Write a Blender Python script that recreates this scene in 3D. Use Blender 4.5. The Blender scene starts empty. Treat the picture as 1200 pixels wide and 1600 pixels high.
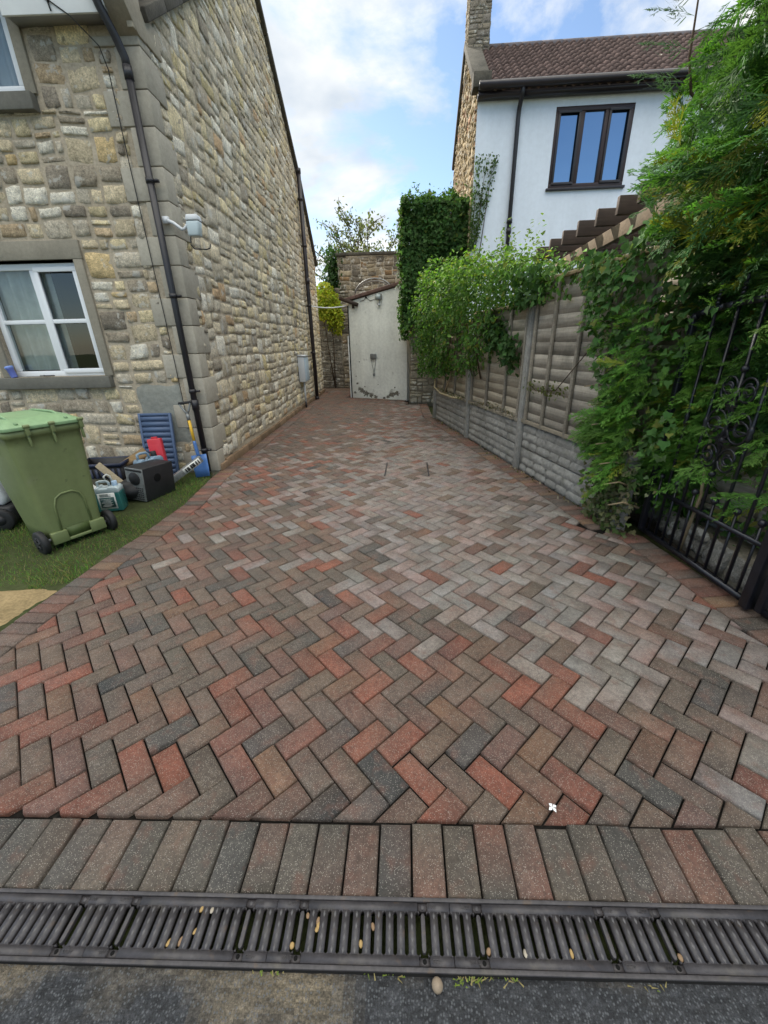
import bpy, math, random
import numpy as np
from mathutils import Vector, Matrix

random.seed(7)
RNG = np.random.default_rng(7)
SC = bpy.context.scene
COL = SC.collection
R = math.radians

# ------------------------------------------------------------------ camera
H = 1.5
cam = bpy.data.cameras.new("camera")
cam.sensor_fit = 'HORIZONTAL'; cam.sensor_width = 36.0
cam.lens = 36.0 * 620.0 / 1200.0
cam.clip_start = 0.05; cam.clip_end = 1000
cam_o = bpy.data.objects.new("camera", cam); COL.objects.link(cam_o)
_p, _r, _y = R(23.0), R(1.3), R(-3.8)
_f = Vector((math.sin(_y)*math.cos(_p), math.cos(_y)*math.cos(_p), -math.sin(_p)))
_r0 = Vector((math.cos(_y), -math.sin(_y), 0)); _d0 = _f.cross(_r0)
_rt = math.cos(_r)*_r0 + math.sin(_r)*_d0
_dn = -math.sin(_r)*_r0 + math.cos(_r)*_d0
cam_o.matrix_world = Matrix(((_rt.x, -_dn.x, -_f.x, 0), (_rt.y, -_dn.y, -_f.y, 0), (_rt.z, -_dn.z, -_f.z, H), (0, 0, 0, 1)))
SC.camera = cam_o

# ------------------------------------------------------------------ light
SUN_EL = R(36.0); SUN_DIR = Vector((-0.62, 0.785, 0)).normalized()
world = bpy.data.worlds.new("World"); SC.world = world; world.use_nodes = True
nt = world.node_tree; nt.nodes.clear()
def N(tree, typ, **kw):
    n = tree.nodes.new(typ)
    for k, v in kw.items():
        if k in n.inputs.keys(): n.inputs[k].default_value = v
        else: setattr(n, k, v)
    return n
out = N(nt, 'ShaderNodeOutputWorld'); bg = N(nt, 'ShaderNodeBackground')
sky = N(nt, 'ShaderNodeTexSky'); sky.sky_type = 'NISHITA'; sky.sun_disc = False
sky.sun_elevation = SUN_EL; sky.sun_rotation = math.atan2(SUN_DIR.x, SUN_DIR.y)
sky.air_density = 1.0; sky.dust_density = 0.35; sky.ozone_density = 2.0
bg.inputs['Strength'].default_value = 0.085
tc = N(nt, 'ShaderNodeTexCoord')
sep = N(nt, 'ShaderNodeSeparateXYZ'); nt.links.new(tc.outputs['Generated'], sep.inputs[0])
zz = N(nt, 'ShaderNodeMath', operation='ADD'); zz.inputs[1].default_value = 0.22
zc = N(nt, 'ShaderNodeMath', operation='MAXIMUM'); zc.inputs[1].default_value = 0.02
nt.links.new(sep.outputs['Z'], zc.inputs[0]); nt.links.new(zc.outputs[0], zz.inputs[0])
dx = N(nt, 'ShaderNodeMath', operation='DIVIDE'); dy = N(nt, 'ShaderNodeMath', operation='DIVIDE')
nt.links.new(sep.outputs['X'], dx.inputs[0]); nt.links.new(zz.outputs[0], dx.inputs[1])
nt.links.new(sep.outputs['Y'], dy.inputs[0]); nt.links.new(zz.outputs[0], dy.inputs[1])
cmb = N(nt, 'ShaderNodeCombineXYZ'); nt.links.new(dx.outputs[0], cmb.inputs[0]); nt.links.new(dy.outputs[0], cmb.inputs[1])
cmb.inputs[2].default_value = 7.3
n1 = N(nt, 'ShaderNodeTexNoise'); n1.inputs['Scale'].default_value = 1.55; n1.inputs['Detail'].default_value = 9; n1.inputs['Roughness'].default_value = 0.6; n1.inputs['Distortion'].default_value = 0.25
nt.links.new(cmb.outputs[0], n1.inputs['Vector'])
r1 = N(nt, 'ShaderNodeValToRGB'); r1.color_ramp.elements[0].position = 0.49; r1.color_ramp.elements[1].position = 0.61
nt.links.new(n1.outputs['Fac'], r1.inputs[0])
# fewer clouds behind the photographer
bk = N(nt, 'ShaderNodeMapRange'); bk.inputs['From Min'].default_value = -0.35; bk.inputs['From Max'].default_value = 0.3; bk.inputs['To Min'].default_value = 0.05; bk.inputs['To Max'].default_value = 1.0
nt.links.new(sep.outputs['Y'], bk.inputs['Value'])
cf = N(nt, 'ShaderNodeMath', operation='MULTIPLY'); nt.links.new(r1.outputs['Color'], cf.inputs[0]); nt.links.new(bk.outputs[0], cf.inputs[1])
n2 = N(nt, 'ShaderNodeTexNoise'); n2.inputs['Scale'].default_value = 2.6; n2.inputs['Detail'].default_value = 7
nt.links.new(cmb.outputs[0], n2.inputs['Vector'])
r2 = N(nt, 'ShaderNodeValToRGB')
r2.color_ramp.elements[0].position = 0.3; r2.color_ramp.elements[0].color = (2.9, 3.45, 4.15, 1)
r2.color_ramp.elements[1].position = 0.66; r2.color_ramp.elements[1].color = (5.9, 5.95, 5.85, 1)
nt.links.new(n2.outputs['Fac'], r2.inputs[0])
# unseen brighter, closed cloud deck, added above the frame as warm fill light
up_ = N(nt, 'ShaderNodeMapRange'); up_.inputs['From Min'].default_value = 0.54; up_.inputs['From Max'].default_value = 0.74; up_.inputs['To Min'].default_value = 0.0; up_.inputs['To Max'].default_value = 1.0
yb_ = N(nt, 'ShaderNodeMath', operation='MULTIPLY_ADD'); yb_.inputs[1].default_value = -0.17
nt.links.new(sep.outputs['Y'], yb_.inputs[0]); nt.links.new(sep.outputs['Z'], yb_.inputs[2]); nt.links.new(yb_.outputs[0], up_.inputs['Value'])
cf2 = N(nt, 'ShaderNodeMath', operation='MAXIMUM'); nt.links.new(cf.outputs[0], cf2.inputs[0]); nt.links.new(up_.outputs[0], cf2.inputs[1]); cf = cf2
gn = N(nt, 'ShaderNodeMapRange'); gn.inputs['To Min'].default_value = 1.0; gn.inputs['To Max'].default_value = 3.1; nt.links.new(up_.outputs[0], gn.inputs['Value'])
r2b = N(nt, 'ShaderNodeVectorMath', operation='SCALE'); nt.links.new(r2.outputs[0], r2b.inputs[0]); nt.links.new(gn.outputs[0], r2b.inputs['Scale']); wm = N(nt, 'ShaderNodeMix', data_type='RGBA'); wm.blend_type = 'MULTIPLY'; nt.links.new(up_.outputs[0], wm.inputs[0]); nt.links.new(r2b.outputs[0], wm.inputs[6]); wm.inputs[7].default_value = (1.0, 0.935, 0.83, 1); r2 = r2b
mx = N(nt, 'ShaderNodeMix', data_type='RGBA')
nt.links.new(cf.outputs[0], mx.inputs[0]); nt.links.new(sky.outputs[0], mx.inputs[6]); nt.links.new(wm.outputs[2], mx.inputs[7])
nt.links.new(mx.outputs[2], bg.inputs['Color']); nt.links.new(bg.outputs[0], out.inputs[0])
sun = bpy.data.lights.new("sun", 'SUN'); sun.energy = 3.2; sun.angle = R(0.6); sun.color = (1.0, 0.93, 0.82)
sun_o = bpy.data.objects.new("sun", sun); COL.objects.link(sun_o)
_sd = Vector((SUN_DIR.x*math.cos(SUN_EL), SUN_DIR.y*math.cos(SUN_EL), math.sin(SUN_EL)))
sun_o.rotation_euler = _sd.to_track_quat('Z', 'Y').to_euler(); sun_o.location = (-20, 14, 18)
vs = SC.view_settings; vs.view_transform = 'Standard'; vs.look = 'None'; vs.gamma = 1.0; vs.use_curve_mapping = False
vs.exposure = 1.2
SC.cycles.use_denoising = True
SC.cycles.max_bounces = 6; SC.cycles.diffuse_bounces = 3; SC.cycles.transparent_max_bounces = 8; SC.cycles.glossy_bounces = 3

# ------------------------------------------------------------------ helpers
def lin(r, g, b):
    f = lambda c: (c/255/12.92 if c/255 <= 0.04045 else ((c/255+0.055)/1.055)**2.4)
    return (f(r), f(g), f(b))

class MB:
    """collects faces and writes them as one mesh"""
    def __init__(s): s.V = []; s.L = []; s.C = []; s.K = []; s.M = []; s.n = 0
    def raw(s, verts, loops, counts, cols=None, mat=0):
        verts = np.asarray(verts, np.float32).reshape(-1, 3); counts = np.asarray(counts, np.int32)
        s.V.append(verts); s.L.append(np.asarray(loops, np.int64).ravel() + s.n); s.C.append(counts); s.n += len(verts)
        if cols is None: cols = (0.5, 0.5, 0.5)
        cols = np.asarray(cols, np.float32)
        if cols.ndim == 1: cols = np.tile(cols, (int(counts.sum()), 1))
        elif len(cols) == len(counts): cols = np.repeat(cols, counts, axis=0)
        s.K.append(cols); s.M.append(np.full(len(counts), mat, np.int32) if np.isscalar(mat) else np.asarray(mat, np.int32))
        return s
    def faces(s, verts, fl, col=None, mat=0):
        return s.raw(verts, [i for f in fl for i in f], [len(f) for f in fl], col, mat)
    def box(s, x0, x1, y0, y1, z0, z1, col=None, mat=0, rot=None, at=None, taper=1.0):
        cx, cy = (x0+x1)/2, (y0+y1)/2
        v = np.array([(x0,y0,z0),(x1,y0,z0),(x1,y1,z0),(x0,y1,z0),(x0,y0,z1),(x1,y0,z1),(x1,y1,z1),(x0,y1,z1)], float)
        if taper != 1.0:
            v[4:, 0] = cx+(v[4:, 0]-cx)*taper; v[4:, 1] = cy+(v[4:, 1]-cy)*taper
        if rot is not None: v = v @ np.array(rot).T
        if at is not None: v = v + np.array(at)
        return s.faces(v, [(0,3,2,1),(4,5,6,7),(0,1,5,4),(1,2,6,5),(2,3,7,6),(3,0,4,7)], col, mat)
    def bar(s, a, b, w, h, col=None, mat=0, up=(0,0,1)):
        a = np.array(a, float); b = np.array(b, float); d = b-a; L = np.linalg.norm(d); d = d/L
        u = np.array(up, float)
        if abs(d@u) > 0.97: u = np.array((1.0, 0, 0))
        x = np.cross(d, u); x /= np.linalg.norm(x); z = np.cross(x, d)
        return s.box(-w/2, w/2, 0, L, -h/2, h/2, col, mat, rot=np.stack([x, d, z], 1), at=a)
    def tube(s, pts, r, n=8, col=None, mat=0, caps=True):
        pts = np.array(pts, float); k = len(pts); rr = np.full(k, r) if np.isscalar(r) else np.array(r, float)
        t = np.gradient(pts, axis=0); t /= np.linalg.norm(t, axis=1)[:, None]
        u = np.array((0.0, 0, 1)) if abs(t[0][2]) < 0.9 else np.array((1.0, 0, 0))
        V = []
        a = np.linspace(0, 2*math.pi, n, endpoint=False)
        for i in range(k):
            x = np.cross(t[i], u); x /= np.linalg.norm(x); z = np.cross(x, t[i]); u = z
            V.append(pts[i] + rr[i]*(np.cos(a)[:, None]*x + np.sin(a)[:, None]*z))
        V = np.concatenate(V); F = []
        for i in range(k-1):
            for j in range(n):
                F.append((i*n+j, i*n+(j+1) % n, (i+1)*n+(j+1) % n, (i+1)*n+j))
        if caps: F.append(tuple(range(n))[::-1]); F.append(tuple(range((k-1)*n, k*n)))
        return s.faces(V, F, col, mat)
    def lathe(s, prof, n=16, at=(0,0,0), axis='z', col=None, mat=0):
        a = np.linspace(0, 2*math.pi, n, endpoint=False); V = []
        for r, z in prof:
            p = np.stack([r*np.cos(a), r*np.sin(a), np.full(n, z)], 1)
            if axis == 'x': p = p[:, [2, 0, 1]]
            if axis == 'y': p = p[:, [1, 2, 0]]
            V.append(p)
        V = np.concatenate(V)+np.array(at); k = len(prof); F = []
        for i in range(k-1):
            for j in range(n): F.append((i*n+j, i*n+(j+1) % n, (i+1)*n+(j+1) % n, (i+1)*n+j))
        F.append(tuple(range(n))[::-1]); F.append(tuple(range((k-1)*n, k*n)))
        return s.faces(V, F, col, mat)
    def prism(s, poly, z0, z1, plane='xy', col=None, mat=0):
        n = len(poly); V = []
        for z in (z0, z1):
            for a, b in poly: V.append({'xy': (a, b, z), 'xz': (a, z, b), 'yz': (z, a, b)}[plane])
        F = [tuple(range(n))[::-1], tuple(range(n, 2*n))] + [(i, (i+1) % n, n+(i+1) % n, n+i) for i in range(n)]
        return s.faces(V, F, col, mat)
    def build(s, name, mats, parent=None, smooth=False, bevel=0, kind=None):
        V = np.concatenate(s.V); L = np.concatenate(s.L); C = np.concatenate(s.C); K = np.concatenate(s.K); MI = np.concatenate(s.M)
        me = bpy.data.meshes.new(name)
        me.vertices.add(len(V)); me.vertices.foreach_set('co', V.ravel().astype(np.float32))
        me.loops.add(len(L)); me.loops.foreach_set('vertex_index', L.astype(np.int32))
        me.polygons.add(len(C)); st = np.concatenate([[0], np.cumsum(C)[:-1]]).astype(np.int32)
        me.polygons.foreach_set('loop_start', st)
        me.polygons.foreach_set('loop_total', C.astype(np.int32))
        me.polygons.foreach_set('material_index', MI)
        if smooth: me.polygons.foreach_set('use_smooth', np.ones(len(C), bool))
        a = me.color_attributes.new('Col', 'FLOAT_COLOR', 'CORNER')
        kc = np.concatenate([K, np.ones((len(K), 1), np.float32)], 1)
        a.data.foreach_set('color', kc.ravel().astype(np.float32))
        me.update(calc_edges=True); me.validate()
        for m in (mats if isinstance(mats, (list, tuple)) else [mats]): me.materials.append(m)
        o = bpy.data.objects.new(name, me); COL.objects.link(o)
        if parent is not None: o.parent = parent
        if bevel:
            b = o.modifiers.new('bevel', 'BEVEL'); b.width = bevel; b.segments = 2; b.limit_method = 'ANGLE'; b.angle_limit = R(40)
        if kind: o['kind'] = kind
        return o

def tag(o, label, cat, group=None, kind=None):
    o['label'] = label; o['category'] = cat
    if group: o['group'] = group
    if kind: o['kind'] = kind
    return o
def thing(name, label, cat, loc=(0,0,0), rz=0.0, group=None):
    o = bpy.data.objects.new(name, None); COL.objects.link(o); o.empty_display_size = 0.1
    o.location = loc; o.rotation_euler = (0, 0, rz)
    return tag(o, label, cat, group)
def copy_tree(o, parent=None):
    c = o.copy(); COL.objects.link(c)
    if parent is not None: c.parent = parent
    for ch in list(o.children): copy_tree(ch, c)
    return c

# ------------------------------------------------------------------ materials
def mat(name, base=None, rough=0.7, mott=(), bump=(), spec=0.4, metal=0.0, speck=None, stain=None, trans=0.0, streak=None, coat=0):
    """base None: colour from the mesh's own colour layer. mott: (scale, amount) colour mottling. stain: (scale, thr, colour, amount)"""
    m = bpy.data.materials.new(name); m.use_nodes = True; t = m.node_tree; t.nodes.clear()
    o = N(t, 'ShaderNodeOutputMaterial'); p = N(t, 'ShaderNodeBsdfPrincipled'); L = t.links.new
    p.inputs['Roughness'].default_value = rough; p.inputs['Metallic'].default_value = metal
    p.inputs['Specular IOR Level'].default_value = spec
    if coat: p.inputs['Coat Weight'].default_value = coat
    c = N(t, 'ShaderNodeTexCoord').outputs['Object']
    if base is None:
        a = N(t, 'ShaderNodeAttribute'); a.attribute_name = 'Col'; col = a.outputs['Color']
    else:
        g = N(t, 'ShaderNodeRGB'); g.outputs[0].default_value = (*base, 1); col = g.outputs[0]
    def noise(scale, det=4, vec=None, rg=0.6):
        n = N(t, 'ShaderNodeTexNoise'); n.inputs['Scale'].default_value = scale; n.inputs['Detail'].default_value = det; n.inputs['Roughness'].default_value = rg
        L(vec if vec is not None else c, n.inputs['Vector']); return n.outputs['Fac']
    def rng(v, a, b, lo, hi):
        r = N(t, 'ShaderNodeMapRange'); r.inputs['From Min'].default_value = a; r.inputs['From Max'].default_value = b
        r.inputs['To Min'].default_value = lo; r.inputs['To Max'].default_value = hi; L(v, r.inputs['Value']); return r.outputs[0]
    for sc, amt in mott:
        h = N(t, 'ShaderNodeVectorMath', operation='SCALE'); L(col, h.inputs[0]); L(rng(noise(sc), 0.28, 0.72, 1-amt, 1+amt), h.inputs['Scale']); col = h.outputs[0]
    for st in (stain or ()):
        x = N(t, 'ShaderNodeMix', data_type='RGBA'); L(rng(noise(st[0], 6), st[1], st[1]+st[4] if len(st) > 4 else st[1]+0.1, 0, st[3]), x.inputs[0])
        L(col, x.inputs[6]); x.inputs[7].default_value = (*st[2], 1); col = x.outputs[2]
    if streak:
        mp = N(t, 'ShaderNodeMapping'); mp.inputs['Scale'].default_value = streak[0]; L(c, mp.inputs['Vector'])
        h = N(t, 'ShaderNodeVectorMath', operation='SCALE'); L(col, h.inputs[0]); L(rng(noise(1.0, 5, mp.outputs[0]), 0.28, 0.72, 1-streak[1], 1+streak[1]), h.inputs['Scale']); col = h.outputs[0]
    if speck:
        v = N(t, 'ShaderNodeTexVoronoi'); v.inputs['Scale'].default_value = speck[0]; L(c, v.inputs['Vector'])
        s1 = N(t, 'ShaderNodeSeparateColor'); L(v.outputs['Color'], s1.inputs[0])
        q = N(t, 'ShaderNodeMath', operation='GREATER_THAN'); q.inputs[1].default_value = speck[1]; L(s1.outputs[0], q.inputs[0])
        q2 = N(t, 'ShaderNodeMath', operation='MULTIPLY'); L(q.outputs[0], q2.inputs[0]); L(rng(v.outputs['Distance'], 0.25, 0.5, speck[3], 0), q2.inputs[1])
        x = N(t, 'ShaderNodeMix', data_type='RGBA'); L(q2.outputs[0], x.inputs[0]); L(col, x.inputs[6]); x.inputs[7].default_value = (*speck[2], 1); col = x.outputs[2]
    L(col, p.inputs['Base Color'])
    prev = None
    for sc, st in bump:
        b = N(t, 'ShaderNodeBump'); b.inputs['Strength'].default_value = st; b.inputs['Distance'].default_value = 0.01
        L(noise(sc, 5), b.inputs['Height'])
        if prev is not None: L(prev, b.inputs['Normal'])
        prev = b.outputs[0]
    if prev is not None: L(prev, p.inputs['Normal'])
    if trans:
        tr = N(t, 'ShaderNodeBsdfTranslucent'); ms = N(t, 'ShaderNodeMixShader'); ms.inputs[0].default_value = trans
        h = N(t, 'ShaderNodeVectorMath', operation='MULTIPLY'); L(col, h.inputs[0]); h.inputs[1].default_value = (1.5, 1.6, 0.7); L(h.outputs[0], tr.inputs['Color'])
        L(p.outputs[0], ms.inputs[1]); L(tr.outputs[0], ms.inputs[2]); L(ms.outputs[0], o.inputs[0])
    else: L(p.outputs[0], o.inputs[0])
    return m
def glass(name, tint=(0.9, 0.95, 0.97), refl=0.3, see=True):
    m = bpy.data.materials.new(name); m.use_nodes = True; t = m.node_tree; t.nodes.clear(); L = t.links.new
    o = N(t, 'ShaderNodeOutputMaterial'); g = N(t, 'ShaderNodeBsdfGlossy'); g.inputs['Roughness'].default_value = 0.015
    g.inputs['Color'].default_value = (0.95, 0.97, 1, 1) if see else (0.55, 0.76, 1, 1)
    if see: b = N(t, 'ShaderNodeBsdfTransparent'); b.inputs[0].default_value = (*tint, 1)
    else: b = N(t, 'ShaderNodeBsdfDiffuse'); b.inputs[0].default_value = (*tint, 1)
    lw = N(t, 'ShaderNodeLayerWeight'); lw.inputs[0].default_value = 0.25
    r = N(t, 'ShaderNodeMapRange'); r.inputs['To Min'].default_value = refl; r.inputs['To Max'].default_value = 1.0; L(lw.outputs['Fresnel'], r.inputs['Value'])
    n = N(t, 'ShaderNodeTexNoise'); n.inputs['Scale'].default_value = 2.2; L(N(t, 'ShaderNodeTexCoord').outputs['Object'], n.inputs['Vector'])
    bp = N(t, 'ShaderNodeBump'); bp.inputs['Strength'].default_value = 0.06; bp.inputs['Distance'].default_value = 0.02; L(n.outputs['Fac'], bp.inputs['Height']); L(bp.outputs[0], g.inputs['Normal'])
    x = N(t, 'ShaderNodeMixShader'); L(r.outputs[0], x.inputs[0]); L(b.outputs[0], x.inputs[1]); L(g.outputs[0], x.inputs[2]); L(x.outputs[0], o.inputs[0])
    return m

M_PAVER = mat('block_paver', None, 0.62, mott=[(9, .25), (55, .25), (260, .32)], bump=[(420, .8), (60, .25)], speck=(340, .80, (.48, .44, .38), .8), stain=[(13, .53, (.19, .085, .058), .42, .14), (16.5, .58, (.075, .068, .06), .35, .14), (3.0, .58, (.055, .045, .035), .45, .16), (38, .60, (.06, .05, .042), .5, .12), (22, .62, (.30, .27, .23), .3, .12)], spec=.45)
M_JOINT = mat('joint_sand', (.010, .009, .008), 0.95, mott=[(14, .4), (120, .4)], bump=[(200, .6)], spec=.1)
M_ASPHALT = mat('asphalt', None, 0.8, mott=[(30, .3), (120, .45), (280, .4)], bump=[(110, 1.0), (300, 1.0)], speck=(150, .5, (.17, .18, .19), .75), spec=.4)
M_IRON = mat('cast_iron', (.045, .041, .044), 0.5, mott=[(12, .35), (90, .25)], bump=[(200, .15)], spec=.45, metal=.0, stain=[(7, .55, (.10, .088, .07), .55, .12), (24, .60, (.085, .055, .032), .6, .1)])
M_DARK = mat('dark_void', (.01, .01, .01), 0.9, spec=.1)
M_STONE = mat('rubble_stone', None, 0.92, mott=[(5, .16), (26, .28), (75, .35), (200, .3)], bump=[(55, .9), (170, 1.0)], stain=[(7, .57, (.62, .61, .56), .6, .04), (11, .63, (.10, .09, .07), .55, .05)], spec=.15)
M_MORTAR = mat('lime_mortar', (.44, .375, .285), 0.95, mott=[(4, .2), (40, .22)], bump=[(30, .7), (140, .7)], spec=.1)
M_MORTAR2 = mat('dark_mortar', (.33, .295, .235), 0.95, mott=[(4, .25), (40, .25)], bump=[(30, .7), (140, .7)], spec=.1)
M_ASHLAR = mat('dressed_stone', None, 0.88, mott=[(3, .12), (30, .1), (220, .12)], bump=[(160, .2)], stain=[(1.8, .6, (.12, .11, .085), .5, .15)], spec=.2)
M_UPVC = mat('white_upvc', (.78, .80, .82), 0.3, mott=[(2, .04)], spec=.5)
M_WHITEBOARD = mat('white_painted_board', (.74, .75, .74), 0.5, mott=[(3, .08)], spec=.4, stain=[(9, .68, (.3, .28, .24), .4, .1)])
M_BROWN = mat('dark_brown_plastic', (.020, .015, .018), 0.38, mott=[(6, .2)], spec=.5)
M_BLACKPIPE = mat('black_pipe', (.017, .016, .020), 0.42, mott=[(5, .25), (30, .15)], spec=.5)
M_TILE = mat('roof_tile', None, 0.8, mott=[(6, .2), (40, .2)], bump=[(60, .3)], spec=.25)
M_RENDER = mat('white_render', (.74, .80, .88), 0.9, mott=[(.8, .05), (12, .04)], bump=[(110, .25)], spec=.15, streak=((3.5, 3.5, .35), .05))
M_SHED = mat('flaking_white_paint', (.82, .84, .79), 0.85, mott=[(1.3, .12), (14, .1)], bump=[(24, .5), (90, .4)], spec=.2, streak=((4, 4, .6), .1), stain=[(2.4, .62, (.2, .2, .17), .6, .08)])
M_WOOD = mat('weathered_wood', None, 0.85, mott=[(2.2, .22), (40, .12)], bump=[(70, .3)], streak=((2.0, 60, 60), .22), spec=.2, stain=[(2.0, .58, (.10, .105, .075), .5, .12)])
M_CONC = mat('grey_concrete', (.27, .265, .245), 0.9, mott=[(2.5, .22), (22, .2), (150, .18)], bump=[(60, .5), (240, .4)], stain=[(4, .56, (.12, .12, .09), .5, .15)], spec=.2)
M_DARKWOOD = mat('dark_stained_timber', (.062, .043, .034), 0.7, mott=[(4, .25)], streak=((3, 50, 50), .25), bump=[(60, .2)], spec=.3)
M_WROUGHT = mat('black_wrought_iron', (.010, .011, .017), 0.36, mott=[(14, .3)], bump=[(120, .12)], spec=.6, metal=.2)
M_LEAF = mat('leaf', None, 0.62, trans=.35, spec=.14)
M_NEEDLE = mat('conifer_scale', None, 0.6, trans=.3, spec=.25)
M_BARK = mat('bark', (.07, .05, .035), 0.9, mott=[(14, .3)], bump=[(40, .8)], spec=.1)
M_GRASSBLADE = mat('grass_blade', None, 0.6, trans=.25, spec=.2)
M_LAWN = mat('lawn_earth', (.045, .055, .022), 0.95, mott=[(3, .3), (30, .3)], bump=[(50, .8)], spec=.1)
M_SAND = mat('sandy_soil', (.30, .225, .12), 0.95, mott=[(5, .25), (60, .25)], bump=[(40, .8), (200, .6)], spec=.1)
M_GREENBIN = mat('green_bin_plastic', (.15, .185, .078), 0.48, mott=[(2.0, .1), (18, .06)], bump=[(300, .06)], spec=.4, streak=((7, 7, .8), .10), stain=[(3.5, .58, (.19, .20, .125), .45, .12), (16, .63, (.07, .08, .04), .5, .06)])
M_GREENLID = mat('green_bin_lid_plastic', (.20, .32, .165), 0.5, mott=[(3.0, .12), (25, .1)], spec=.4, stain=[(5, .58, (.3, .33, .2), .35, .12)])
M_RUBBER = mat('black_rubber', (.014, .014, .015), 0.6, mott=[(20, .2)], spec=.4)
M_BLUE = mat('blue_plastic', (.075, .115, .205), 0.5, mott=[(4, .15)], spec=.4, stain=[(7, .6, (.17, .2, .26), .4, .1)])
M_BRIGHTBLUE = mat('bright_blue_paint', (.07, .17, .42), 0.45, mott=[(6, .2)], spec=.45, stain=[(11, .6, (.12, .12, .13), .6, .1)])
M_RED = mat('red_plastic', (.5, .028, .045), 0.4, mott=[(6, .08)], spec=.5)
M_YELLOW = mat('yellow_paint', (.66, .40, .03), 0.45, mott=[(9, .12)], spec=.45)
M_BLACKCASE = mat('black_cabinet', (.018, .018, .020), 0.55, mott=[(8, .25)], spec=.4, stain=[(9, .64, (.06, .055, .05), .5, .1)])
M_GREYMETAL = mat('grey_metal', (.22, .23, .23), 0.45, mott=[(30, .3)], spec=.5, metal=.4)
M_STICKER = mat('white_sticker', (.66, .67, .64), 0.5, mott=[(40, .08)], spec=.4)
M_INK = mat('black_ink', (.02, .022, .022), 0.5)
M_TEALINK = mat('dark_teal_ink', (.025, .07, .065), 0.5)
M_CLEARTEAL = mat('teal_fluid_plastic', (.035, .16, .15), 0.2, mott=[(9, .12)], spec=.6)
M_CLEAR = mat('frosted_clear_plastic', (.48, .56, .58), 0.3, spec=.5)
M_PALEGREY = mat('pale_grey_plastic', (.56, .58, .60), 0.4, mott=[(5, .08)], spec=.45)
M_PANE = glass('window_glass', (.82, .88, .88), .07, True)
M_SKYPANE = glass('sky_facing_glass', (.02, .035, .06), .42, False)
M_CURTAIN = mat('grey_curtain', (.33, .34, .31), 0.9, mott=[(3, .2)], spec=.1)
M_ROOM = mat('dim_room_wall', (.12, .11, .10), 0.9, spec=.1)
M_PEBBLE = mat('pebble', None, 0.6, mott=[(90, .15)], spec=.35)
M_LITTER = mat('dead_leaf', None, 0.8, spec=.2)
M_PATCH = mat('cement_patch', (.26, .265, .235), 0.92, mott=[(4, .16), (30, .14)], bump=[(26, .5), (120, .5)], spec=.15)
M_COPING = mat('dark_stone_coping', (.085, .078, .064), 0.9, mott=[(4, .3), (40, .3)], bump=[(50, .5)], spec=.2)

# ------------------------------------------------------------------ ground sheets
s0 = MB(); s0.faces([(-180,-180,-.085),(180,-180,-.085),(180,180,-.085),(-180,180,-.085)], [(0,1,2,3)])
s0.build('ground', M_LAWN, kind='structure')

def skew(x): return 0.031*x                       # the drain and its kerb course are laid a touch askew
def clip_poly(poly, px, py, nx, ny):
    """keep the side where (p-P).n >= 0"""
    o = []
    for i in range(len(poly)):
        a, b = poly[i], poly[(i+1) % len(poly)]
        da = (a[0]-px)*nx+(a[1]-py)*ny; db = (b[0]-px)*nx+(b[1]-py)*ny
        if da >= 0: o.append(a)
        if (da >= 0) != (db >= 0):
            t = da/(da-db); o.append((a[0]+t*(b[0]-a[0]), a[1]+t*(b[1]-a[1])))
    return o
def parea(p): return 0.5*sum(p[i][0]*p[(i+1) % len(p)][1]-p[(i+1) % len(p)][0]*p[i][1] for i in range(len(p)))
def inset(p, d):
    n = len(p); o = []
    for i in range(n):
        a, b, c = np.array(p[i-1]), np.array(p[i]), np.array(p[(i+1) % n])
        e1 = b-a; e2 = c-b; l1, l2 = np.linalg.norm(e1), np.linalg.norm(e2)
        if l1 < 1e-6 or l2 < 1e-6: return None
        n1 = np.array((-e1[1], e1[0]))/l1; n2 = np.array((-e2[1], e2[0]))/l2
        k = 1+n1@n2
        if k < 0.12: return None
        o.append(tuple(b+(n1+n2)*d/k))
    return o
LEFT = [(-2.41,.3),(-2.40,1.2),(-2.39,1.72),(-2.385,2.2),(-2.38,2.65),(-2.35,3.0),(-2.34,3.7),(-2.47,4.62),(-2.93,14.3)]
FENCE0 = np.array((1.79, 3.23)); FD = np.array((-.2121, .9772)); FN = np.array((-.9772, -.2121))
fp = lambda s, o=0: tuple(FENCE0+FD*s+FN*o)
RIGHT = [(2.75,.2),(2.36,1.05),(2.09,1.8),(1.93,3.05),fp(.0,.02),fp(5.75,.02),(.52,9.4),(.50,10.95)]
BACK = [(-2.92,14.2),(-1.78,14.2),(-1.78,12.52),(-.06,11.72),(.0,10.98),(.5,10.95)]
def edge_at(E, y):
    for i in range(len(E)-1):
        if E[i][1] <= y <= E[i+1][1]:
            return E[i], E[i+1]
    return (E[0], E[1]) if y < E[0][1] else (E[-2], E[-1])

PAL = [((.150,.108,.082), 6), ((.125,.100,.080), 5), ((.092,.082,.073), 2.2), ((.23,.082,.052), 4.2), ((.165,.112,.082), 3.5), ((.20,.108,.066), 1.1), ((.050,.050,.049), .5), ((.165,.092,.072), 4.5)]
PW = np.array([w for _, w in PAL]); PW = PW/PW.sum()
def vn(x, y, s=1.0, k=0):
    return (math.sin(1.7*x*s+1.3*k)+math.sin(2.3*y*s+.7*k+1)+math.sin(1.1*(x+y)*s+2.1*k)+math.sin(3.1*(x-y)*s+.4*k+2))/4
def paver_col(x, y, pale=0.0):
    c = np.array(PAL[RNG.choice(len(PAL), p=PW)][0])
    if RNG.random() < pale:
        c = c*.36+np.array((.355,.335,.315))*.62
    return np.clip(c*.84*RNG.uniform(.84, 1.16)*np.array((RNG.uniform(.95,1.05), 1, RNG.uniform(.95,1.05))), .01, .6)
drv = MB()
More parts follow.
